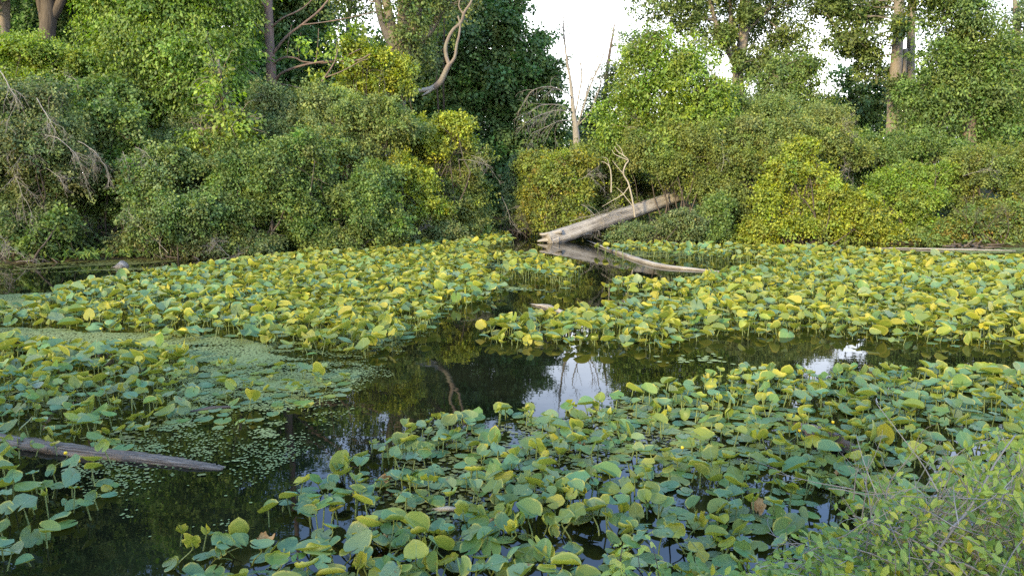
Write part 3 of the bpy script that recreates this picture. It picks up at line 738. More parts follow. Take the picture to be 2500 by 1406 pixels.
tree("tall twin-trunked tree with furrowed bark beside the dense dark tree", [
    ([(2172, 480), (2178, 310), (2185, 200), (2192, 90), (2195, 0), (2198, -160)], 13.5, 9.5),
    ([(2225, 420, .6), (2222, 300, .6), (2222, 200, .6), (2224, 90, .6), (2228, -40, .6), (2235, -160, .6)], 11.5, 7.5),
    ([(2198, 290, .2), (2204, 190, .2), (2210, 120, .2)], 8, 6)],
    [(2120, 30, 70, 40, 1.2), (2085, 90, 55, 40), (2110, 135, 50, 30, .4), (2060, 50, 30, 20), (2010, 20, 30, 14), (2130, 175, 36, 20, .6), (2050, 105, 34, 16), (2160, -60, 130, 60, 1), (2050, -40, 90, 40), (2250, -90, 120, 80, 1), (2180, -190, 140, 60), (2060, 10, 50, 14), (2190, 210, 12, 16, -.7), (2196, 60, 10, 20, -.7), (2215, 240, 18, 26, -.5)],
    30, 'airy', group=RT, mat=M_BARK_TAN, leaf=0.115, lai=.6, slen=0.31, fill=1.0, lump=.35, back=.7)
tree("wispy dark tree in the sky gap behind the sunlit shrubs", [([(2080, 430), (2078, 260), (2075, 165)], 4, 2)],
     [(2070, 185, 36, 18), (2090, 230, 40, 24), (2060, 260, 46, 24), (2120, 250, 50, 40), (2150, 220, 50, 40), (2010, 270, 40, 20)], 40, 'dark', group=RT, leaf=0.155, lai=.5, slen=0.37, fill=.95)
tree("dense deep-green tree filling the upper right corner", [([(2370, 480), (2365, 250), (2360, 60), (2350, -120)], 14, 6)],
     [(2330, 40, 90, 60), (2390, 110, 70, 60), (2300, 130, 70, 50), (2360, 190, 110, 60), (2280, 220, 80, 46), (2430, 220, 80, 70), (2330, 290, 110, 60), (2250, 290, 70, 40), (2440, 320, 80, 70), (2340, 10, 60, 50), (2290, -70, 90, 60), (2260, -40, 70, 60), (2230, 340, 70, 40, -.4), (2460, 150, 50, 60, .5)], 26.5, 'green', group=RT,
     leaf=.105, asp=.52, lai=.95, per=44, slen=.40, droop=.45, flat=.85, lump=.6, fill=.5, sub=5, arch=12)
tree("grey half-bare tree at the far right edge", [([(2490, 420), (2486, 200), (2482, 60), (2475, -20)], 8, 3), ([(2486, 150), (2510, 90), (2530, 20)], 4, 2), ([(2484, 110), (2465, 70), (2450, 40)], 3, 1)],
     [(2490, 60, 40, 40), (2470, 130, 40, 30), (2520, 150, 50, 60), (2530, 30, 50, 50)], 31, 'grey', group=RT, leaf=0.102, lai=.5, slen=0.31, fill=1.0)
tree("leafy tree half out of view past the far right shrubs", [([(2620, 480), (2610, 200), (2600, 0)], 12, 5)],
     [(2620, 150, 80, 60), (2570, 220, 70, 70), (2640, 300, 110, 110), (2540, 300, 60, 70)], 28, 'olive', group=RT, leaf=0.110, lai=1.1, slen=0.31)
rng = nrng(); g = Geo()
sprays(g, rng, px_lobes([(1450, 330, 60, 50), (1420, 350, 50, 30), (1640, 330, 200, 70), (1900, 300, 200, 70), (2120, 300, 120, 60), (2350, 280, 180, 110), (2600, 280, 150, 120), (1500, 380, 100, 50), (1450, 420, 120, 60), (1650, 420, 160, 60), (1850, 420, 160, 60), (2050, 420, 160, 60), (2250, 420, 160, 60), (2450, 420, 160, 60), (2650, 420, 160, 60)], 42),
       PAL['green'], leaf=0.166, lai=1.1, slen=0.43, fill=.8, lump=.3)
tag(link("woodland", g.mesh("woodland"), M_FOL), "distant mixed trees behind the sunlit bank", kind='stuff')

# ------------------------------------------------------------------ right bank: shrubs
RB = "shrubs along the sunlit bank"
shrub("rounded yellow-ochre shrub left of the fallen log", [(1330, 420, 60, 50), (1390, 400, 60, 40), (1300, 470, 50, 50), (1340, 500, 70, 55), (1400, 470, 70, 60), (1310, 540, 40, 24), (1370, 540, 70, 30)], 25.3, PAL['ochre'] + PAL['yellow'] + PAL['olive'], group=RB, lai=1.1, leaf=0.066, lump=.25)
shrub("grey-green shrub overhanging the dark inlet mouth", [(1265, 450, 34, 34), (1250, 490, 34, 30), (1280, 400, 30, 26), (1265, 525, 26, 18)], 26, 'grey', group=RB, lai=.9, leaf=0.065, lump=.35)
shrub("tangled olive shrub around the pale forked branches", [(1470, 420, 60, 60), (1440, 370, 60, 36), (1500, 490, 60, 46), (1450, 530, 70, 30), (1560, 440, 44, 40, 1.6), (1590, 455, 40, 34, 1.8)], 26.2, 'olive', group=RB, lai=.95, leaf=0.066, stems=5, lump=.3)
shrub("large olive-yellow shrub above the end of the fallen log", [(1600, 370, 80, 60), (1690, 370, 80, 60), (1640, 405, 90, 50), (1730, 440, 60, 60), (1540, 370, 60, 46), (1745, 490, 50, 40)], 25, 'olive', group=RB, lai=1.25, leaf=0.060, lump=.28)
shrub("wide pale shrub dome under the forked trunk", [(1740, 300, 80, 50), (1830, 290, 90, 55), (1920, 280, 90, 55), (1990, 300, 70, 55), (1680, 320, 60, 40), (1880, 350, 130, 50, -.4)], 26, 'pale', group=RB, lai=1.3, leaf=0.060, lump=.25)
shrub("grey-green shrub between the pale dome and the yellow thicket", [(1800, 400, 80, 55), (1880, 400, 60, 50), (1760, 470, 60, 60), (2010, 360, 70, 46), (2070, 370, 60, 40), (1810, 500, 50, 50)], 24.6, 'olive', group=RB, lai=1.25, leaf=0.066, lump=.28)
shrub("brilliant yellow thicket spreading down to the lily leaves", [(1955, 375, 40, 34), (1925, 415, 44, 34), (1985, 425, 50, 34), (1890, 470, 50, 36), (1960, 480, 60, 34), (2040, 470, 60, 36), (2010, 520, 70, 34), (2100, 505, 60, 36), (1900, 530, 60, 34), (1840, 555, 60, 26), (1960, 560, 80, 28), (2060, 560, 70, 30), (2140, 550, 60, 34), (1770, 578, 50, 14), (1880, 580, 60, 14), (2200, 575, 60, 20)], 23.4, 'yellow', group=RB, lai=.95, lump=.45, up=.05, flat=.85, leaf=.07)
shrub("green shrub right of the yellow thicket", [(2200, 430, 80, 50), (2160, 480, 70, 44), (2240, 490, 70, 50), (2270, 420, 60, 44), (2210, 550, 60, 36)], 23.8, 'lime', group=RB, lai=1.2, leaf=0.066, lump=.28)
shrub("shady shrub under the twin trunks", [(2120, 340, 60, 40), (2200, 370, 70, 36), (2140, 400, 60, 36), (2290, 370, 60, 36)], 25.4, 'green', group=RB, lai=1.2, leaf=0.065)
shrub("olive shrub beneath the dense deep-green tree", [(2360, 390, 70, 50), (2330, 450, 60, 50), (2430, 420, 70, 60), (2400, 490, 70, 50), (2490, 460, 60, 70), (2560, 430, 90, 100)], 24, 'olive', group=RB, lai=1.2, leaf=0.060, lump=.28)
shrub("reddish-stemmed thin shrub by the small mud bank", [(2380, 540, 60, 34), (2440, 550, 50, 36), (2320, 560, 40, 26), (2500, 550, 50, 50), (2580, 540, 70, 70), (2280, 585, 60, 20), (2360, 585, 60, 18), (2450, 590, 60, 22), (2540, 590, 60, 26)], 22.8, PAL['ochre'] + PAL['green'], group=RB, lai=.8, leaf=0.066, stems=6)
shrub("low dark shrub in front of the fallen log's upper part", [(1560, 563, 44, 14), (1520, 578, 36, 9), (1620, 556, 40, 22), (1680, 555, 44, 28), (1665, 530, 34, 20)], 22.6, 'dull', group=RB, lai=1.1, leaf=0.060, lump=.3)
shrub("green leafy shrub at the water left of the yellow thicket", [(1735, 540, 44, 40), (1750, 510, 36, 34), (1715, 580, 44, 16)], 23.2, 'green', group=RB, lai=1.1, leaf=0.066)
rng = nrng(); g = Geo(); b0 = P(1547, 512, 24.2)
def fork(pl, r0, r1, d=24.0):
    tube(g, smooth_path([P(p[0], p[1], d) for p in pl], len(pl) * 5), [r0 * .58 * mpp(d), r1 * .55 * mpp(d)], 6, .06, rng, cap=False)
fork([(1550, 530), (1546, 500), (1535, 450), (1522, 425), (1527, 403), (1534, 392), (1522, 380), (1508, 370), (1500, 358)], 4.2, 1.6)
fork([(1534, 392), (1515, 384), (1500, 376), (1494, 366)], 2, .9); fork([(1522, 380), (1515, 362), (1504, 352)], 1.5, .7)
fork([(1522, 425), (1505, 405), (1495, 392)], 1.8, .8); fork([(1536, 455), (1520, 475), (1495, 490), (1470, 505)], 2, .9)
fork([(1546, 505), (1530, 485), (1518, 470), (1505, 458)], 2, .9)
tag(link("forked_dead_branch", g.mesh("forked_dead_branch", origin=b0), M_TWIG_PALE, loc=b0), "pale forked dead branches standing above the fallen log", "dead branch", "dead branches on the banks")
g = Geo(); b0 = P(1492, 430, 24.2)
fork([(1492, 470), (1492, 430), (1488, 408), (1478, 398), (1468, 395)], 3, 1.2); fork([(1488, 408), (1482, 388), (1470, 384)], 1.5, .7); 
tag(link("forked_dead_branch", g.mesh("forked_dead_branch", origin=b0), M_TWIG_PALE, loc=b0), "short curved dead stem beside the pale forked branches", "dead branch", "dead branches on the banks")
dead("dead_brush", "reddish bare twigs fanning over the water by the fallen log's tip", "dead brush", [(1300, 572, 24.6, -.6, -.7, .6, .012, 3, .03), (1290, 560, 24.8, -.3, -.9, .6, .012, 3, .03), (1330, 560, 24.8, .5, -.8, .6, .012, 3, .04), (1310, 570, 24.6, .9, -.3, .5, .01, 3, .03), (1280, 570, 24.8, -.9, -.2, .5, .01, 3, .05)], M_TWIG_BROWN)
dead("dead_brush", "straw-coloured dead stems behind the fallen log", "dead brush", [(1390, 540, 24.4, .8, -.4, 1.2, .014, 3, .03), (1450, 545, 24.6, .7, -.5, 1.0, .012, 3, .03), (1420, 500, 24.2, .9, .3, .9, .012, 3, .05), (1410, 440, 24.0, .6, -.3, .8, .01, 3, .1), (1500, 520, 24.2, -.9, .1, 1.0, .012, 3, .02)], M_TWIG)
dead("dead_brush", "brown dead stems by the small mud bank", "dead brush", [(2370, 560, 22.0, .4, -.8, .7, .012, 3, .03), (2400, 565, 22.0, .8, -.4, .7, .012, 3, .03), (2360, 550, 22, -.3, -.9, .5, .01, 2, .03), (2460, 570, 22, .2, -.9, .7, .016, 2, .02)], M_TWIG_BROWN)
dead("dead_branches", "bare grey twigs poking from the wide pale dome", "dead branch", [(2010, 330, 24.2, .8, -.4, .8, .01, 3, .04), (2040, 420, 23.6, .9, -.2, .6, .01, 3, .04), (1760, 420, 23.9, .3, -.9, .6, .01, 2, .04), (2350, 430, 23, .9, -.4, .8, .01, 2, .03)])

# unseen wood behind and left of the viewer, added to shade the water
rng = nrng(); g = Geo()
wood = [(x, -3.2 + .5 * rng.randn(), 3.6 + .5 * rng.randn(), 1.9, 1.7, 2.0) for x in np.arange(-14, 4, 2.0)]
wood += [(-15.5 + .5 * rng.randn(), y, 3.8 + .5 * rng.randn(), 2.0, 1.9, 2.3) for y in np.arange(-1, 12, 2.2)]
sprays(g, rng, wood, PAL['green'], leaf=0.228, lai=.26, slen=0.50, fill=.9, back=1.0, arch=0)
for l in wood: tube(g, [(l[0], l[1], 0), (l[0] + .2, l[1], l[2])], [.10, .05], 7, c=(.09, .07, .05))
tag(link("woodland", g.mesh("woodland"), M_FOL), "unseen leafy wood on the near bank, added to shade the near water", kind='stuff')

# undergrowth along the shore
def undergrowth():
    rng = nrng(); g = Geo()
    n = 150000
    X = rng.uniform(-19, 19, n); Y = rng.uniform(16, 40, n)
    sd = pond_sd(X, Y)
    ok = (sd > -.05) & (sd < 6) & (rng.rand(n) < np.clip(1.2 - sd / 8, .2, 1)) & (fnoise(X, Y, 9, 1.5) > -.5)
    X, Y = X[ok], Y[ok]; n = len(X)
    p = np.stack([X, Y, ground_z(X, Y) + rng.rand(n) ** 1.5 * .38], -1)
    leaf_quads(g, p, rng.randn(n, 3) * .8 + [0, -.3, .3], np.array([0, -.4, .8]) + rng.randn(n, 3) * .4, .13 * (.6 + .8 * rng.rand(n)), .5, pick_colors(rng, n, PAL['green'] + PAL['dull']), rng)
    tag(link("undergrowth", g.mesh("undergrowth"), M_FOL), "low leafy undergrowth on the pond banks", kind='stuff')
undergrowth()
# ------------------------------------------------------------------ logs and driftwood
def log_mesh(name, label, cat, pl, radii, mat, seg=16, rough=.05, n=40, ends=None, squash=1.0):
    rng = nrng(); g = Geo()
    pts = smooth_path(pl, n)
    tube(g, pts, radii, seg, rough, rng)
    v = g.v[0]
    for i in range(seg):                                          # splintered ends
        v[i] += (pts[0] - pts[3]) * rng.uniform(-.5, 1.6)
    if squash != 1.0:
        zc = np.repeat(pts[:, 2], seg)
        v[:n * seg, 2] = zc + (v[:n * seg, 2] - zc) * squash
    root = empty(name, pts[n // 2], label, cat)
    link("wood", g.mesh("wood", origin=pts[n // 2]), mat, root)
    return root, pts
base, top = P(1356, 581, 23.4), P(1660, 478, 25.9)
dirn = top - base
root, pts = log_mesh("fallen_log", "long bleached fallen log sloping out of the shrubs into the water", "log", [base - dirn * .06, base, base + dirn * .5, top, top + dirn * .5], [.22, .245, .24, .225, .20, .17], M_LOG, 24, .06, 90)
g = Geo(); rng = nrng(); o0 = root.location
for pl, r0, r1 in (([(1372, 566), (1345, 572), (1322, 573), (1319, 570)], .09, .03), ([(1365, 585), (1335, 586), (1312, 589)], .12, .02)):
    tube(g, smooth_path([P(p[0], p[1], 23.25) for p in pl], 14), [r0, r1], 8, .12, rng)
o = link("broken_stub", g.mesh("broken_stub", origin=np.array(o0)), M_LOG, root); o['label'] = "jagged broken tip at the waterline"
log_mesh("driftwood", "thin pale branch lying in the water below the fallen log", "driftwood", [W(1470, 602, .03), W(1540, 628, .03), W(1610, 648, .03), W(1690, 657, .02), W(1770, 665, .0)], [.03, .055, .05, .035, .02], M_LOG, 10, .08, 30)
log_mesh("driftwood", "short pale stick floating at the tip of the sunlit lily bed", "driftwood", [W(1305, 744, .01), W(1340, 750, .015), W(1385, 768, .0)], [.015, .05, .035], M_LOG, 8, .08, 16)
log_mesh("sunken_log", "grey half-sunken log pointing into the open water", "log", [W(-260, 1048, .02), W(-40, 1074, .01), W(200, 1108, .0), W(380, 1128, -.01), W(480, 1141, -.01), W(545, 1149, -.02)], [.08, .075, .07, .065, .05, .035], M_SUNK, 18, .16, 70)
log_mesh("sunken_log", "rough brown log among lily pads near the leafy bush", "log", [W(1935, 1040, -.02), W(1985, 1058, .03), W(2040, 1082, .04), W(2100, 1112, -.03)], [.04, .075, .08, .05], M_BARK_PINK, 14, .14, 26)
log_mesh("floating_stick", "reddish stick lying among pads before the dark open water", "stick", [W(470, 1004, .01), W(520, 996, .02), W(570, 993, .0)], [.012, .022, .01], M_TWIG_BROWN, 7, .1, 12)
log_mesh("floating_stick", "short tan stick on the scum between foreground lily leaves", "stick", [W(1070, 1243, .01), W(1095, 1241, .015), W(1120, 1243, .005)], [.012, .02, .01], M_TWIG_PALE, 7, .12, 10)
log_mesh("floating_stick", "thin floating stick at the end of the far sunlit lilies", "stick", [W(2200, 606, .02), W(2330, 609, .03), W(2480, 612, .02)], [.015, .03, .01], M_TWIG, 7, .1, 16)
log_mesh("driftwood", "pale rotten chunk floating by the far shore shadows", "driftwood", [W(283, 652, .03), W(298, 648, .07), W(312, 651, .02)], [.03, .10, .04], M_LOG, 9, .25, 12)
g = Geo(); rng = nrng()
for _ in range(30):
    u = rng.uniform(2320, 2420); v = rng.uniform(598, 606); p = W(u, v, .03)
    tube(g, [p, p + unit(rng.randn(3) * [1, .5, .25]) * rng.uniform(.15, .5)], [.04, .012], 5, .1, rng)
b0 = W(2370, 603, 0)
tag(link("mud_heap", g.mesh("mud_heap", origin=b0), M_TWIG_BROWN, loc=b0), "heap of brown rotting sticks on the mud at the far right shore", "stick heap")

# ------------------------------------------------------------------ floating duckweed
def mat_cells(name, label, polys, cell, thr, fs, mat, seedn, speck=False, z=.005, keep=1.0, edge=1.0):
    rng = np.random.RandomState(seedn); g = Geo()
    for pl in polys:
        w = np.array([W(max(-900, p[0]), p[1])[:2] for p in pl])
        x0, y0 = w.min(0); x1, y1 = w.max(0)
        X, Y = np.meshgrid(np.arange(x0, x1, cell), np.arange(y0, y1, cell))
        X, Y = X.ravel(), Y.ravel()
        ok = in_poly(X + .25 * fnoise(X, Y, 5, 3), Y + .3 * fnoise(X, Y, 6, 2.3), w)
        f = fnoise(X, Y, seedn, fs) + .5 * fnoise(X, Y * 1.6, seedn + 1, fs * 3.1) + .25 * rng.randn(len(X)) * edge
        ok &= (f > thr) & (rng.rand(len(X)) < keep)
        X, Y = X[ok], Y[ok]; n = len(X)
        s = cell * (.62 if not speck else .5) * (.7 + .6 * rng.rand(n, 1))
        a = rng.rand(n, 1) * 6.28
        th = a + np.arange(5)[None] * 2 * np.pi / 5 + rng.randn(n, 5) * .2
        rr = s * (.8 + .4 * rng.rand(n, 5))
        cx = X + rng.randn(n) * cell * .3; cy = Y + rng.randn(n) * cell * .3
        vx = cx[:, None] + rr * np.cos(th) * 1.15; vy = cy[:, None] + rr * np.sin(th)
        vz = np.repeat((z + .003 * rng.rand(n))[:, None], 5, 1)
        v = np.stack([vx, vy, vz], -1).reshape(-1, 3)
        b = np.arange(n)[:, None] * 5
        g.add(v, b + np.array([[0, 1, 2, 3]]), b + np.array([[0, 3, 4]]))
    tag(link(name, g.mesh(name, smooth=False), mat), label, kind='stuff')
mat_cells("duckweed", "pale green duckweed mat between the shaded lily beds",
          [[(-200, 722), (60, 716), (140, 712), (130, 735), (70, 760), (-200, 770)],
           [(-200, 800), (120, 800), (260, 806), (420, 824), (600, 832), (680, 845), (690, 880), (640, 905), (540, 910), (470, 885), (300, 850), (100, 838), (-200, 838)]], .026, -.62, 1.6, M_DUCK, 21)
mat_cells("duckweed", "thin patchy duckweed between flat pads and the open channel",
          [[(640, 836), (760, 846), (880, 866), (885, 910), (860, 940), (720, 965), (560, 945), (520, 905)]], .024, -.02, 2.2, M_DUCK, 27, edge=.8)
mat_cells("duckweed", "broken duckweed flakes drifting round the sunken log",
          [[(480, 880), (880, 900), (860, 960), (780, 1010), (700, 1060), (560, 1130), (480, 1160), (300, 1180), (240, 1100), (420, 1010)]], .020, .25, 2.4, M_DUCK, 22, edge=.55)
mat_cells("duckweed_specks", "tiny duckweed specks scattered on the dark water",
          [[(380, 900), (900, 880), (880, 980), (760, 1060), (650, 1180), (540, 1290), (320, 1330), (180, 1200), (260, 1110), (440, 1010)], [(640, 840), (1050, 800), (900, 920), (760, 900)]], .018, .42, 3.0, M_DUCK, 23, speck=True, edge=1.6, keep=.5)
mat_cells("algae_scum", "olive algae scum along the shaded shoreline",
          [[(-300, 640), (100, 638), (350, 630), (640, 622), (640, 632), (420, 640), (300, 648), (60, 660), (-300, 668)], [(100, 668), (300, 656), (500, 648), (640, 640), (640, 646), (400, 658)]], .05, -.25, 1.2, M_SCUM, 24)
mat_cells("algae_scum", "dull film of algae under the foreground lily leaves",
          [[(980, 1070), (1180, 1030), (1500, 1000), (1750, 980), (1780, 1110), (1500, 1150), (1300, 1200), (1100, 1270), (960, 1240)], [(0, 900), (420, 960), (480, 1000), (300, 1090), (0, 1080)], [(300, 1130), (540, 1150), (580, 1160), (420, 1180), (280, 1160)]], .03, .02, 2.2, M_SCUM, 25, edge=1.2, keep=.45)
mat_cells("algae_scum", "pale scum streaks near the fallen log's reflection",
          [[(1180, 620), (1260, 640), (1250, 660), (1200, 668), (1170, 640)], [(1480, 612), (1760, 614), (1900, 622), (1800, 634), (1560, 628)], [(2180, 604), (2520, 606), (2520, 618), (2280, 616)], [(1240, 700), (1330, 700), (1340, 712), (1240, 712)], [(1600, 870), (1720, 862), (1800, 885), (1660, 900)]], .05, .05, 2.0, M_DUCK, 26, edge=1.0)

# ------------------------------------------------------------------ lily leaves
R_T = np.array([0, .3, .7, 1.1, 1.6, 2.1, 2.6, 2.95, 3.05])
R_R = np.array([.66, .60, .51, .455, .43, .43, .45, .43, .30])
FORMS = ['flat', 'cupped', 'folded', 'curled', 'drooping', 'ragged', 'rolled', 'wavy', 'crumpled']
def blade(form, rng, nt=22, nr=5):
    th = np.linspace(-2.93, 2.93, nt)
    rho = np.interp(np.abs(th), R_T, R_R) * (1 + .03 * np.sin(3 * th + rng.rand() * 6) + .02 * rng.randn(nt))
    if form == 'ragged':
        rho *= 1 - .32 * (rng.rand(nt) < .3) * rng.rand(nt) - .10 * rng.rand(nt)
    s = np.concatenate([[0], np.linspace(.28, 1, nr - 1) ** .9]) if nr > 3 else np.array([0, .55, 1.0])[:nr]
    S, T = np.meshgrid(s, th)
    Rr = rho[:, None] * S
    x, y = Rr * np.cos(T), Rr * np.sin(T)
    u, v = x.copy(), y.copy()
    ph = rng.rand() * 6.28
    z = .02 * np.sin(3 * T + ph) * S ** 2 + .05 * np.abs(y)
    if form == 'cupped': z = z + .75 * Rr ** 2
    elif form == 'folded': z = z + .75 * np.abs(y) + .1 * x ** 2
    elif form == 'drooping': z = z - .85 * Rr ** 2
    elif form == 'wavy': z = z + .09 * np.sin(4 * T + ph) * S ** 2 + .3 * x * y
    elif form == 'ragged': z = z + .07 * np.sin(5 * T + ph) * S ** 2 + .3 * Rr ** 2 + .03 * rng.randn(*z.shape) * S
    elif form == 'curled':
        m = np.clip(.55 + .8 * np.cos(T - ph), 0, 1)
        a = np.clip((S - .55) / .45, 0, 1) * 2.9 * m
        k = rho[:, None] * (np.minimum(S, .55) + np.where(a > .01, .45 / (2.9 * np.maximum(m, .05)) * np.sin(a), np.maximum(S - .55, 0)))
        x, y = k * np.cos(T), k * np.sin(T)
        z = z + rho[:, None] * .45 / (2.9 * np.maximum(m, .05)) * (1 - np.cos(a)) * (a > .01) + .25 * k ** 2 + .02 * rng.randn(*z.shape) * (S > .6)
    elif form == 'rolled':
        sg = 1 if rng.rand() < .5 else -1
        w = np.clip(y * sg, 0, 1); a = w * 8.5; rr = .085
        y = np.where(y * sg > 0, sg * (np.minimum(a, 4) * .35 * rr + rr * np.sin(np.minimum(a, 3.6))), y)
        z = z + np.where(w > 0, rr * 1.3 * (1 - np.cos(np.minimum(a, 3.6))), .35 * np.abs(y))
    elif form == 'crumpled':
        x = x * .62; y = y * .55
        z = z + .30 * np.abs(np.sin(2 * T + ph)) * S + .10 * rng.randn(*z.shape) * S + .4 * Rr ** 2
    P3 = np.stack([x, y, z], -1).reshape(-1, 3)
    uv = np.stack([u, v, S], -1).reshape(-1, 3)
    n = len(s); i = np.arange(nt - 1)[:, None]; j = np.arange(n - 1)[None]
    q = np.stack([i * n + j, i * n + j + 1, (i + 1) * n + j + 1, (i + 1) * n + j], -1).reshape(-1, 4)
    q = q[:, ::-1]
    # top of the leaf must face +z
    a = P3[q[10]]; 
    if np.cross(a[1] - a[0], a[2] - a[0])[2] < 0: q = q[:, ::-1]
    return P3, q, uv
# beds: polygon in the picture, spacing, share kept, share floating flat, colour weights, height range
C_TEAL, C_GREY, C_GREEN, C_OLIVE, C_LIME, C_YEL = range(6)
COLS = np.array([(.115, .215, .095), (.165, .225, .105), (.115, .205, .045), (.165, .205, .035), (.225, .26, .035), (.36, .315, .028)])
CNAME = ['blue-green', 'grey-green', 'mid-green', 'olive', 'lime-green', 'yellow']
BEDS = [
 ("near", [(620, 1350), (640, 1250), (690, 1215), (790, 1150), (860, 1105), (915, 1065), (1000, 1035), (1120, 1005), (1300, 998), (1440, 982), (1560, 955), (1700, 925), (1830, 893), (2000, 905), (2140, 895), (2340, 900), (2620, 900), (2800, 1600), (1200, 1600), (560, 1480)], .098, .86, None, (5, 2, 3.6, 2.0, .9, .4), (.05, .18)),
 ("corner", [(385, 1310), (470, 1290), (575, 1310), (620, 1480), (470, 1480), (400, 1400)], .125, .8, .1, (5, 1, 3, 1, .2, .1), (.05, .16)),
 ("left near", [(-200, 826), (60, 830), (200, 846), (330, 842), (440, 858), (480, 890), (440, 930), (420, 1000), (260, 1085), (-200, 1085)], .125, .82, .12, (3, 2, 4, 2.8, 1.6, .5), (.05, .19)),
 ("left fringe", [(440, 880), (660, 880), (860, 890), (870, 950), (800, 985), (640, 1020), (420, 1040)], .145, .62, .55, (3, 3, 2, 1.5, 1.2, .2), (.03, .14)),
 ("left low", [(-200, 1095), (60, 1100), (300, 1100), (270, 1170), (240, 1260), (110, 1300), (130, 1350), (-200, 1420)], .14, .70, .25, (4, 2, 4, 1, .5, .1), (.06, .2)),
 ("left mid", [(-200, 765), (40, 742), (150, 700), (330, 668), (560, 640), (700, 625), (700, 700), (640, 815), (450, 815), (280, 800), (130, 778), (-200, 795)], .148, .85, .12, (6, 3, 2.6, 1.6, .6, .15), (.05, .20)),
 ("left sunlit", [(560, 640), (700, 622), (860, 604), (960, 590), (1050, 578), (1180, 568), (1245, 570), (1250, 588), (1180, 604), (1200, 640), (1175, 662), (1240, 690), (1190, 728), (1090, 742), (1050, 790), (940, 850), (760, 856), (640, 822), (640, 740)], .148, .92, .10, (2.8, 2, 3, 3.2, 3.4, 1.7), (.05, .21)),
 ("islet", [(1205, 625), (1300, 622), (1380, 640), (1425, 655), (1390, 690), (1300, 672), (1230, 668)], .17, .8, .1, (2.5, 1, 2, 3, 2.5, 1), (.10, .26)),
 ("right far", [(1455, 604), (1560, 594), (1700, 600), (2000, 604), (2180, 616), (2360, 628), (2700, 640), (2700, 665), (2300, 664), (2050, 650), (1880, 648), (1800, 634), (1680, 622), (1520, 616)], .19, .9, .05, (5, 3, 2, 2, 1.6, 1.2), (.08, .26)),
 ("right main", [(1475, 694), (1530, 680), (1640, 690), (1720, 676), (1780, 656), (1900, 650), (2060, 646), (2300, 640), (2700, 640), (2700, 826), (2480, 828), (2300, 822), (2120, 812), (1960, 800), (1800, 806), (1690, 815), (1640, 838), (1480, 825), (1220, 825), (1185, 805), (1190, 790), (1290, 768), (1460, 752), (1560, 742), (1660, 738), (1560, 716)], .148, .93, .12, (3.2, 2.2, 3.0, 3.2, 3.2, 1.7), (.05, .21)),
]
ANCHORS = [((420, 1340), "in the clump jutting into dark water at the bottom"), ((640, 1260), "at the lower tip of the near lily bed"), ((800, 1150), "where the near lily bed meets the mirrored branches"), ((950, 1060), "beside the open channel"),
           ((760, 1370), "at the bottom edge of the photo, first quarter"), ((1000, 1330), "at the bottom edge over the blue reflection"), ((1270, 1350), "at the bottom edge near the photo's middle"), ((1000, 1190), "around the tan stick on the scum"),
           ((1200, 1060), "above the bright water gap in the near bed"), ((1400, 990), "just below the white sky reflection"), ((1330, 1180), "in the middle of the near lily bed"), ((1600, 1230), "a little right of the near bed's middle"), ((1620, 1000), "in the far edge of the near bed"),
           ((1580, 1340), "beside the small sprig at the bottom"), ((1750, 1080), "among the flat floating pads"), ((1980, 1080), "round the rough brown log"), ((1850, 960), "near the dark water strip, right half"), ((2150, 940), "behind the rough brown log"), ((2400, 960), "at the right edge above the bush"),
           ((1880, 1220), "on the near side of the leafy bush's tip"), ((2180, 1090), "directly above the leafy bush"), ((100, 880), "at the left edge by the duckweed"), ((60, 1010), "at the left edge above the grey log"), ((280, 950), "in the left bed behind the grey log"), ((420, 900), "at the duckweed end of the left bed"),
           ((650, 940), "among sparse pads on the duckweed"), ((330, 1080), "touching the half-sunken grey log"), ((80, 1180), "in the left fringe below the grey log"), ((60, 1320), "in the lower left corner"), ((220, 1200), "at the dark water side below the grey log")]
rngL = np.random.RandomState(77)
items = []
for name, pl, sp, keep, fl, cw, hr in BEDS:
    w = np.array([W(p[0], p[1])[:2] for p in pl])
    x0, y0 = w.min(0) - .5; x1, y1 = w.max(0) + .3; y0 -= .03 * y0 + .5
    row = 0
    y = y0
    while y < y1:
        x = x0 + (row % 2) * sp * .5
        xs = np.arange(x, x1, sp)
        px = xs + rngL.randn(len(xs)) * sp * .30; py = y + rngL.randn(len(xs)) * sp * .30
        wob = .10 * fnoise(px, py, 31, 2.0)
        hh = rngL.uniform(hr[0], hr[1], len(xs))
        fo = rngL.rand(len(xs)) < (.3 if fl is None else fl)
        U, V = pix(np.stack([px + wob, py + wob, hh * .75], -1))
        ok = in_poly(U, V, pl) & (rngL.rand(len(xs)) < keep)
        U, V = pix(np.stack([px, py, hh], -1))
        ok &= (U > -200) & (U < 2850) & (V < 1560)
        for a, b_, u_, v_, h_ in zip(px[ok], py[ok], U[ok], V[ok], hh[ok]):
            items.append((name, a, b_, u_, v_, fl, cw, h_))
        y += sp * .87; row += 1
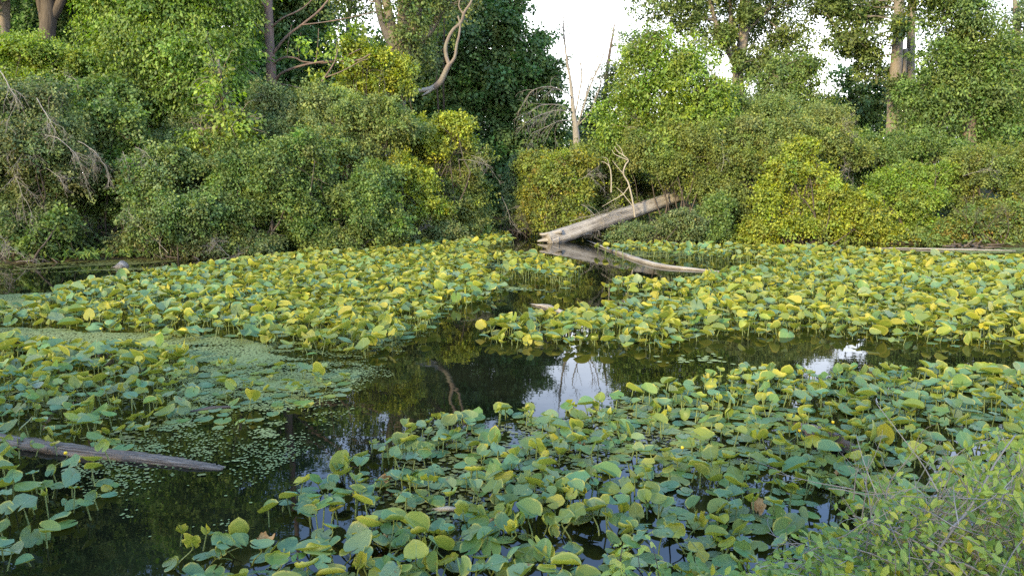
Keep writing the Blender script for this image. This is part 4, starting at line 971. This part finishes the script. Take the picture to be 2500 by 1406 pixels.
# openings of clear water inside the near bed
HOLES = [(1240, 1030, 60, 26), (700, 1290, 70, 50), (1440, 1300, 90, 40), (860, 1250, 40, 30), (1100, 1110, 50, 20), (2200, 1080, 0, 0), (1590, 1060, 60, 20), (1700, 1200, 60, 30), (930, 1130, 40, 24), (780, 1200, 30, 20), (1900, 1330, 60, 40), (2000, 1250, 70, 40), (1660, 1330, 60, 30), (1480, 1120, 50, 18)]
def in_hole(u, v):
    return any(a and ((u - h0) / a) ** 2 + ((v - h1) / b) ** 2 < 1 for h0, h1, a, b in HOLES)
LOGLINE = [(-40, 1074), (200, 1104), (380, 1126), (545, 1146)]
def on_log(u, v):
    lv = np.interp(u, [p[0] for p in LOGLINE], [p[1] for p in LOGLINE])
    return -40 < u < 560 and abs(v - lv) < 22
def float_share(name, u, v, fl):
    if fl is not None: return fl
    f = .36
    f += .42 * math.exp(-(((u - 1720) / 230) ** 2 + ((v - 1040) / 90) ** 2))
    f += .20 * math.exp(-(((u - 1200) / 260) ** 2 + ((v - 1060) / 70) ** 2))
    return f if v < 1180 else f * .7
POLY = {b[0]: b[1] for b in BEDS}
def l_d(y): return max(float(y), 3.0)
leaves = []
for name, x, y, u, v, fl, cw, hr in items:
    if in_hole(u, v) and rngL.rand() < .85: continue
    if on_log(u, v) and rngL.rand() < (.25 if u < 300 else .8): continue
    if name == "near" and v > 1000 and rngL.rand() < .12: continue
    flo = rngL.rand() < float_share(name, u, v, fl)
    far_out = not in_poly(np.array([u]), np.array([v + 1850 * .45 * 2.4 / l_d(y) ** 2]), POLY[name])[0]
    if far_out and v > 640: hr *= rngL.uniform(.25, .75)
    pt = float(fnoise(np.array([x]), np.array([y * .7]), 41, 1.1)[0])
    cw = np.array(cw) * np.exp(np.array([-1.2, -.6, -.3, .5, .9, 1.3]) * pt * 1.3)
    ci = rngL.choice(6, p=cw / cw.sum())
    if flo and ci == C_YEL: ci = C_GREY
    form = 'flat' if flo else rngL.choice(FORMS, p=[.08, .11, .20, .22, .05, .17, .07, .06, .04])
    if form == 'crumpled': ci = C_YEL if rngL.rand() < .6 else C_LIME
    if form in ('curled', 'rolled') and rngL.rand() < .35: ci = C_LIME if rngL.rand() < .7 else C_YEL
    size = rngL.choice(3, p=[.25, .5, .25])
    d = math.hypot(x, y)
    leaves.append(dict(bed=name, x=x, y=y, u=u, v=v, flo=flo, ci=ci, form=form, size=size, d=d, h=hr, az=rngL.uniform(-math.pi, math.pi), pit=rngL.normal(-.14, .20 if rngL.rand() < .6 else .6), rol=rngL.normal(0, .28)))
def near_rank(l): return l['d'] + (0 if -60 < l['u'] < 2540 and l['v'] < 1450 else 50)
leaves.sort(key=near_rank)
raised = [l for l in leaves if not l['flo']]; pads = [l for l in leaves if l['flo']]
NR, NP = 240, 60
ind = raised[:NR] + pads[:NP]
ind_ids = {id(l) for l in ind}
mass = [l for l in leaves if id(l) not in ind_ids]
SIZES = [.105, .135, .17]; SNAME = ['small', 'medium-sized', 'large']
FNAME = dict(flat='flat-faced', cupped='cupped', folded='folded', curled='curl-rimmed', drooping='drooping', ragged='ragged', rolled='rolled-up', wavy='wavy', crumpled='crumpled')
# every single leaf gets its own mix of size, colour and form within its spot, so that its label points to it alone
used = set()
VARI = {f: [make_mesh("leaf_blade", *(lambda b: (b[0], b[1], None, None, b[2]))(blade(f, np.random.RandomState(500 + 10 * i + j)))) for j in range(4)] for i, f in enumerate(FORMS)}
STEMS = []
for j in range(6):
    r_ = np.random.RandomState(900 + j); g = Geo()
    ln = r_.randn(2) * .10
    tube(g, smooth_path([(ln[0], ln[1], -.25), (ln[0] * .5 + r_.randn() * .01, ln[1] * .5, .3), (r_.randn() * .012, r_.randn() * .012, .7), (0, 0, 1.0)], 9), [.0065, .005, .0038], 6)
    STEMS.append(g.mesh("stem"))
TILT = ['level', 'tilted', 'steep']
def jitter_col(ci, r):
    return np.clip(COLS[ci] * (1 + .10 * r.randn()) + .008 * r.randn(3), .01, .8)
for l in ind:
    r_ = np.random.RandomState(int(abs(l['x'] * 1000) + abs(l['y']) * 7919) % 100000)
    k = min(range(len(ANCHORS)), key=lambda i: (ANCHORS[i][0][0] - l['u']) ** 2 + (1.6 * (ANCHORS[i][0][1] - l['v'])) ** 2)
    place = ANCHORS[k][1]
    if l['flo']:
        for tr in range(60):
            key = (k, 'pad', l['size'], l['ci'])
            if key not in used: break
            l['size'], l['ci'] = r_.randint(3), r_.choice([0, 0, 1, 1, 2, 3, 4])
        used.add(key)
        me = make_mesh("lily_pad", *(lambda b: (b[0] * np.array([1, 1, .25]) , b[1], None, None, b[2]))(blade('flat', r_)))
        o = link("lily_pad", me, M_LILY, loc=(l['x'], l['y'], .012 + .012 * r_.rand()))
        o.rotation_euler = (r_.randn() * .01, r_.randn() * .01, l['az'])
        s = SIZES[l['size']] * r_.uniform(.96, 1.04); o.scale = (s, s, s)
        tag(o, f"{SNAME[l['size']]} {CNAME[l['ci']]} pad floating flat {place}", "lily pad", "lily pads floating flat on the pond")
        o.color = (*jitter_col(l['ci'], r_), 1)
        continue
    for tr in range(200):
        t = 0 if abs(l['pit']) < .28 else 1 if abs(l['pit']) < .62 else 2
        key = (k, l['form'], l['size'], l['ci'], t)
        k2 = (k, l['form'], l['size'], l['ci'])
        if k2 not in used: break
        l['size'] = r_.randint(3)
        if tr > 8: l['form'] = r_.choice(FORMS[:8])
        if tr > 16: l['ci'] = r_.randint(5)
    used.add(k2)
    root = empty("lily_leaf", (l['x'], l['y'], 0), f"{SNAME[l['size']]} {FNAME[l['form']]} {CNAME[l['ci']]} lily leaf {place}", "lily leaf", "lily leaves raised above the pond")
    root.rotation_euler.z = l['az']
    col = (*jitter_col(l['ci'], r_), 1)
    s = SIZES[l['size']] * r_.uniform(.96, 1.04)
    b = link("leaf_blade", VARI[l['form']][r_.randint(4)], M_LILY, root, (0, 0, l['h']))
    b.rotation_euler = (l['rol'], l['pit'], 0); b.scale = (s, s, s); b.color = col
    st = link("stem", STEMS[r_.randint(6)], M_STEM, root)
    st.scale = (1, 1, l['h'] + .004)
# every other leaf, further off: one mass
g = Geo()
rm = np.random.RandomState(5)
LOW = {f: [blade(f, np.random.RandomState(700 + 10 * i + j), 13, 3) for j in range(5)] for i, f in enumerate(FORMS)}
gs = Geo()
for l in mass:
    f = l['form']; s = SIZES[l['size']] * rm.uniform(.85, 1.15) * (1.38 if l['d'] > 9.5 else 1)
    v, q, uv = LOW[f][rm.randint(5)]
    if l['flo']:
        R = Euler((rm.randn() * .01, rm.randn() * .01, l['az'])).to_matrix(); z0 = .012 + .012 * rm.rand(); vv = v * np.array([1, 1, .25])
    else:
        R = (Euler((0, 0, l['az'])).to_matrix() @ Euler((l['rol'], l['pit'], 0)).to_matrix()); z0 = l['h']; vv = v
    p = (vv * s) @ np.array(R).T + np.array([l['x'], l['y'], z0])
    g.add(p, q, None, jitter_col(l['ci'], rm), uv)
    if not l['flo']:
        ln = rm.randn(2) * .03
        tube(g, [(l['x'] + ln[0], l['y'] + ln[1], -.05), (l['x'] + ln[0] * .3, l['y'] + ln[1] * .3, z0 * .6), (l['x'], l['y'], z0)], [.0065, .005], 4, cap=False, c=np.array([.17, .20, .05]))
me = g.mesh("lily_leaf_bed")
tag(link("lily_leaf_bed", me, M_LILYMASS), "beds of green and yellow lily leaves covering the pond", kind='stuff')

# yellow flowers, withered leaves
FL = "yellow lily flowers"
for u, v, h, lab in [(248, 813, .10, "yellow lily flower on the duckweed mat"), (195, 1150, .10, "yellow lily flower below the half-sunken grey log"), (164, 1136, .12, "greenish yellow lily bud beside the half-sunken grey log"),
                     (967, 1182, .12, "yellow lily flower at the edge of the near bed by the channel"), (2032, 1046, .08, "yellow lily flower just behind the rough brown log"), (1950, 1070, .09, "yellow lily flower above the near end of the rough brown log"),
                     (1665, 1110, .08, "pale yellow lily bud among the flat floating pads"), (1440, 1266, .1, "small yellow lily bud in the middle of the near bed")]:
    p = W(u, v + 8); root = empty("lily_flower", p, lab, "flower", FL)
    g = Geo(); n = 10; th = np.linspace(0, 2 * np.pi, n, endpoint=False); rr = [.003, .011, .014, .012, .008]; zz = [0, .004, .012, .020, .024]
    vv = np.array([(r * math.cos(t) * (1 + .1 * math.cos(5 * t)), r * math.sin(t) * (1 + .1 * math.cos(5 * t)), z) for r, z in zip(rr, zz) for t in th])
    q = [(i * n + j, i * n + (j + 1) % n, (i + 1) * n + (j + 1) % n, (i + 1) * n + j) for i in range(4) for j in range(n)]
    g.add(np.vstack([vv, [[0, 0, .022]]]), q, [(40 + j, 40 + (j + 1) % n, 50) for j in range(n)])
    link("petals", g.mesh("petals"), M_FLOWER, root, (0, 0, h))
    st = link("stem", STEMS[0], M_STEM, root); st.scale = (.8, .8, h)
for u, v, s, lab in [(1850, 1246, .17, "orange-brown withered lily leaf by the bush's tip"), (645, 1326, .15, "brown withered lily leaf at the lower tip of the near bed"), (1342, 1178, .13, "tan crumpled dead leaf in the middle of the near bed"),
                     (930, 1322, .13, "rust-brown withered leaf under the bottom leaves over the blue reflection"), (1195, 1286, .15, "rust-coloured dead leaf beneath the bottom middle leaves"), (1417, 1090, .13, "brown drooping dead leaf behind the near bed's middle"),
                     (2085, 1118, .12, "orange dead leaf at the near end of the rough brown log"), (945, 1170, .13, "pale brown curled dead leaf beside the channel flower"), (2060, 1160, .12, "tan withered leaf between the brown log and the bush")]:
    r_ = nrng(); b = blade('crumpled', r_)
    o = link("withered_leaf", make_mesh("withered_leaf", b[0] * np.array([1.2, 1.2, .8]), b[1], None, None, b[2]), M_DEADLEAF, loc=W(u, v, .04)); o.scale = (s, s, s)
    o.rotation_euler = (r_.randn() * .4, r_.randn() * .4, r_.rand() * 6)
    tag(o, lab, "dead leaf", "withered lily leaves")

# ------------------------------------------------------------------ leafy bush at the near bank
def near_bush():
    rng = nrng()
    base = np.array([2.2, 2.7, .45])
    root = empty("leafy_bush", base, "pale-leaved bush with grey twigs leaning in from the near bank corner", "bush")
    tips = []
    g = Geo(); gt = Geo()
    tops = [(1830, 1350), (1900, 1310), (1970, 1270), (2020, 1240), (2090, 1180), (2150, 1140), (2230, 1110), (2300, 1090), (2360, 1060), (2430, 1020), (2500, 990), (2560, 960), (2420, 1010), (2480, 980), (2540, 960)]
    for k in range(800):
        i = rng.randint(len(tops)); u, v = tops[i]
        v = v + abs(rng.randn()) * 60 + rng.rand() ** .8 * (1560 - v) * .95; u = u + rng.randn() * 35 + (v - tops[i][1]) * .25 * (1 if u < 2200 else 0)
        d = 2.35 + .9 * rng.rand() + (1400 - v) * .0012
        tips.append(P(u, v, d))
    for t in tips:
        b = base + np.array([rng.randn() * .5 - .2 + .25 * (t[0] - base[0]), rng.randn() * .2, rng.rand() * .3])
        m = t - unit(t - b) * min(.35, np.linalg.norm(t - b) * .8)
        pts = wander(rng, m, t, 7, .15)
        tube(gt, pts, [.0032, .0012], 4, cap=False)
        n = 15; ii = rng.rand(n); p = np.array([pts[min(6, int(x * 7))] for x in ii]) + rng.randn(n, 3) * .008
        ax = unit(pts[-1] - pts[0])
        ld = ax * .6 + rng.randn(n, 3) * .65 + np.array([0, 0, .2])
        nm = np.array([-.1, -.75, .75]) + rng.randn(n, 3) * .38
        c = pick_colors(rng, n, [(.24, .32, .055, 4), (.18, .27, .055, 3), (.32, .37, .055, 2), (.12, .20, .045, 2.5), (.40, .38, .05, .7)]) * (1 + .12 * rng.randn(n, 1))
        leaf_quads(g, p, ld, nm, .042 * (.5 + .8 * rng.rand(n)), .46, c.clip(.01, .8), rng, True)
    link("foliage", g.mesh("foliage", origin=base), M_NEAR, root)
    for pl, r in [([(2240, 1440), (2300, 1330), (2380, 1220), (2430, 1130), (2480, 1060)], 4), ([(2320, 1290), (2360, 1255), (2430, 1210), (2490, 1150)], 2.6), ([(2340, 1280), (2330, 1220), (2328, 1180)], 2),
                  ([(2335, 1285), (2390, 1305), (2440, 1310), (2520, 1308)], 1.8), ([(2320, 1320), (2370, 1330), (2440, 1345), (2500, 1350)], 1.8), ([(2340, 1215), (2400, 1218), (2470, 1215)], 1.8), ([(2330, 1285), (2270, 1250), (2200, 1225)], 1.5),
                  ([(2230, 1420), (2220, 1350), (2225, 1290)], 1.6), ([(2060, 1410), (1990, 1350), (1930, 1315)], 1.4), ([(2250, 1430), (2200, 1340), (2150, 1230), (2110, 1130), (2090, 1060)], 1.8), ([(2290, 1200), (2250, 1130), (2190, 1050), (2140, 985)], 1.8)]:
        tube(gt, smooth_path([P(p[0], p[1], 2.5 + .1 * i) for i, p in enumerate(pl)], 16), [r * mpp(2.6), r * .45 * mpp(2.6)], 6, .06, rng)
    for _ in range(40):
        u = rng.uniform(1950, 2560); v = rng.uniform(1180, 1400)
        branchy(gt, rng, P(u, v, 2.7), (rng.randn() * .8, .2 * rng.randn(), rng.rand()), rng.uniform(.12, .3), .0028, 1, .5, .02, (2, 4), 4, .6, .0009)
    for k in range(16):
        b = base + np.array([rng.randn() * .6, rng.randn() * .2, -.1]); t = tips[rng.randint(len(tips))]
        tube(gt, wander(rng, b, t, 9, .1), [.009, .003], 6)
    link("twig_frame", gt.mesh("twig_frame", origin=base), M_TWIG, root)
near_bush()
def sprig(name, label, base, tip, n, L, pal):
    rng = nrng(); g = Geo(); gt = Geo()
    for k in range(4):
        e = tip + rng.randn(3) * [.06, .05, .04]
        pts = wander(rng, base, e, 9, .1)
        tube(gt, pts, [.004, .0015], 5)
        p = pts[rng.randint(3, 9, n)] + rng.randn(n, 3) * .006
        leaf_quads(g, p, rng.randn(n, 3) * .8 + [0, 0, .4], np.array([0, -.2, .9]) + rng.randn(n, 3) * .4, L * (.6 + .6 * rng.rand(n)), .45, pick_colors(rng, n, pal), rng, True)
    root = empty(name, base, label, "plant")
    link("foliage", g.mesh("foliage", origin=base), M_NEAR, root); link("stem", gt.mesh("stem", origin=base), M_TWIG_BROWN, root)
LP = [(.36, .42, .07, 3), (.30, .37, .07, 2), (.44, .43, .08, 1)]
sprig("leafy_sprig", "yellow-green leafy sprig rising from the bottom edge", P(1590, 1560, 2.7), P(1572, 1345, 2.8), 9, .05, LP)
sprig("leafy_sprig", "low yellow-green sprig at the bottom edge, left of the bush", P(1480, 1560, 2.6), P(1500, 1390, 2.6), 14, .05, LP)
